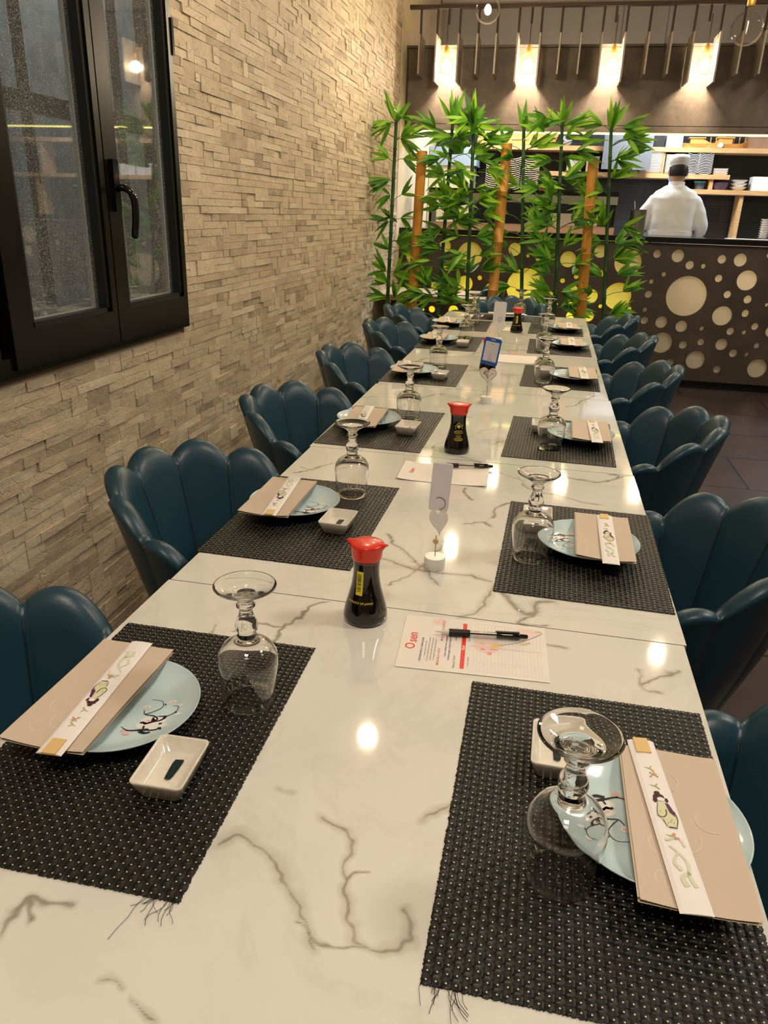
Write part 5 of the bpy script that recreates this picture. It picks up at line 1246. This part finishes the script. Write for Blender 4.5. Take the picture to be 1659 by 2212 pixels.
# one continuous body: head bent forward, arms to the worktop, legs on the floor
bm = B(); ball(bm, (0, .035, 1.755), .1, 24, (.76, .93, 1.12)); ball(bm, (0, .050, 1.700), .07, 20, (.85, 1, .9))
ball(bm, (0, .130, 1.735), .014, 10, (.8, 1, 1.5)); ball(bm, (0, .118, 1.775), .03, 12, (1.6, .5, .4)); ball(bm, (0, .115, 1.695), .016, 10, (1.6, .7, .6))
for s in (1, -1): ball(bm, (s*.078, .025, 1.745), .026, 12, (.35, .7, 1.15)); ball(bm, (s*.028, .124, 1.758), .011, 10)
tube(bm, [(0, .01, 1.56), (0, .02, 1.70)], [.062, .056], 20)
ringloft(bm, [(.90, .165, .11, 0, 0), (1.1, .15, .10, 0, 0), (1.4, .165, .105, 0, 0), (1.52, .16, .09, 0, 0), (1.60, .08, .06, 0, 0)])
HND = []
for s in (1, -1):
    sh, el, wr = Vector((s*.145, 0, 1.49)), Vector((s*.250, .02, 1.28)), Vector((s*.15, .27, 1.27)); tube(bm, spl([sh, el+Vector((0, -.01, .04)), el+Vector((-s*.02, .05, -.01)), wr], 6), [.048-.001*k for k in range(19)], 16)
    pd = Vector((-s*.25, .95, -.12)).normalized(); pc = wr+pd*.05; ball(bm, pc, .042, 16, (.85, 1.15, .42))
    for k in range(4):
        off = Vector((s*(.027-.018*k), 0, 0)); L_ = (.062, .074, .078, .068)[3-k] if s > 0 else (.062, .074, .078, .068)[3-k]
        a = pc+pd*.035+off; tube(bm, [a, a+pd*L_*.45+Vector((0, 0, -.003)), a+pd*L_*.75+Vector((0, 0, -.018)), a+pd*L_*.85+Vector((0, 0, -.036))], [.0095, .0090, .0082, .0072], 10)
    a = pc+Vector((-s*.030, -.010, 0)); tube(bm, [a, a+Vector((-s*.022, .022, -.006)), a+Vector((-s*.026, .045, -.020))], [.0115, .0100, .0085], 10)
    tube(bm, [(s*.09, 0, .95), (s*.10, .015, .50), (s*.10, -.01, .10)], [.085, .055, .04], 16); ball(bm, (s*.10, .05, .05), .05, 14, (.8, 1.9, .8))
body = obj('body', bm, m_skin, pr); remesh(body, .007, 3)
bm = ringloft(B(), [(.86, .205, .145, 0, 0), (1.0, .205, .14, 0, 0), (1.15, .195, .135, 0, 0), (1.24, .188, .130, 0, 0), (1.27, .192, .134, 0, 0), (1.35, .198, .135, 0, 0), (1.45, .208, .135, 0, 0), (1.53, .207, .122, 0, 0), (1.585, .170, .098, 0, .0), (1.622, .105, .078, 0, .005), (1.640, .074, .068, 0, .01)])
for s in (1, -1):
    tube(bm, spl([(s*.148, 0, 1.515), (s*.215, .0, 1.42), (s*.262, .02, 1.30), (s*.255, .08, 1.245), (s*.175, .235, 1.26)], 5), [.072-.0012*k for k in range(21)], 18)
jk = obj('jacket', bm, m_cloth, pr); remesh(jk, .011, 5)
tx = bpy.data.textures.new('folds', 'CLOUDS'); tx.noise_scale = .12; tx.noise_depth = 1
dm = jk.modifiers.new('folds', 'DISPLACE'); dm.texture = tx; dm.strength = .022; dm.mid_level = .5
obj('collar', lathe(B(), [(.0700, 0), (.0690, .034), (.0655, .036), (.0660, 0)], 32, (0, .018, 1.632), closed=True), m_cloth, jk, smooth=True)
obj('waist_tie', ringloft(B(), [(1.225, .196, .139, 0, 0), (1.262, .198, .141, 0, 0)]), m_cloth, jk, smooth=True)
bm = B()
for s in (1, -1): tube(bm, [(s*.095, 0, .95), (s*.10, .015, .50), (s*.10, -.005, .09)], [.105, .08, .068], 18)
obj('trousers', bm, m_trouser, pr, smooth=True)
bm = ball(B(), (0, .026, 1.760), .1, 28, (.80, .98, 1.10)); bmesh.ops.bisect_plane(bm, geom=bm.verts[:]+bm.edges[:]+bm.faces[:], plane_co=(0, .05, 1.715), plane_no=(0, -.8, 1), clear_inner=False)
bmesh.ops.delete(bm, geom=[v for v in bm.verts if v.co.z < 1.705 or (v.co.y > .06 and v.co.z < 1.79)], context='VERTS')
obj('hair', bm, m_hairm, pr, smooth='all')
bm = lathe(B(), [(.083, .0), (.084, .035), (.086, .038), (.087, .075), (.080, .096), (.060, .107), (0, .112)], 40, (0, .028, 1.780))
for v in bm.verts: v.co.x *= .93; v.co.y = .028+(v.co.y-.028)*1.08; v.co += Vector((1, 1, 0))*.003*noise.noise(v.co*22)
obj('cap', bm, m_cloth, pr, smooth='all')
bm = B(); ringloft(bm, [(1.655, .050, .03, 0, .088), (1.69, .068, .040, 0, .095), (1.725, .066, .040, 0, .098)], 20); tube(bm, spl([(.064, .10, 1.68), (.083, .05, 1.705), (.084, .015, 1.735)], 6), .0022, 6)
obj('face_mask', bm, mat('pale_blue_mask', (.25, .50, .80), .8), pr, smooth=True)
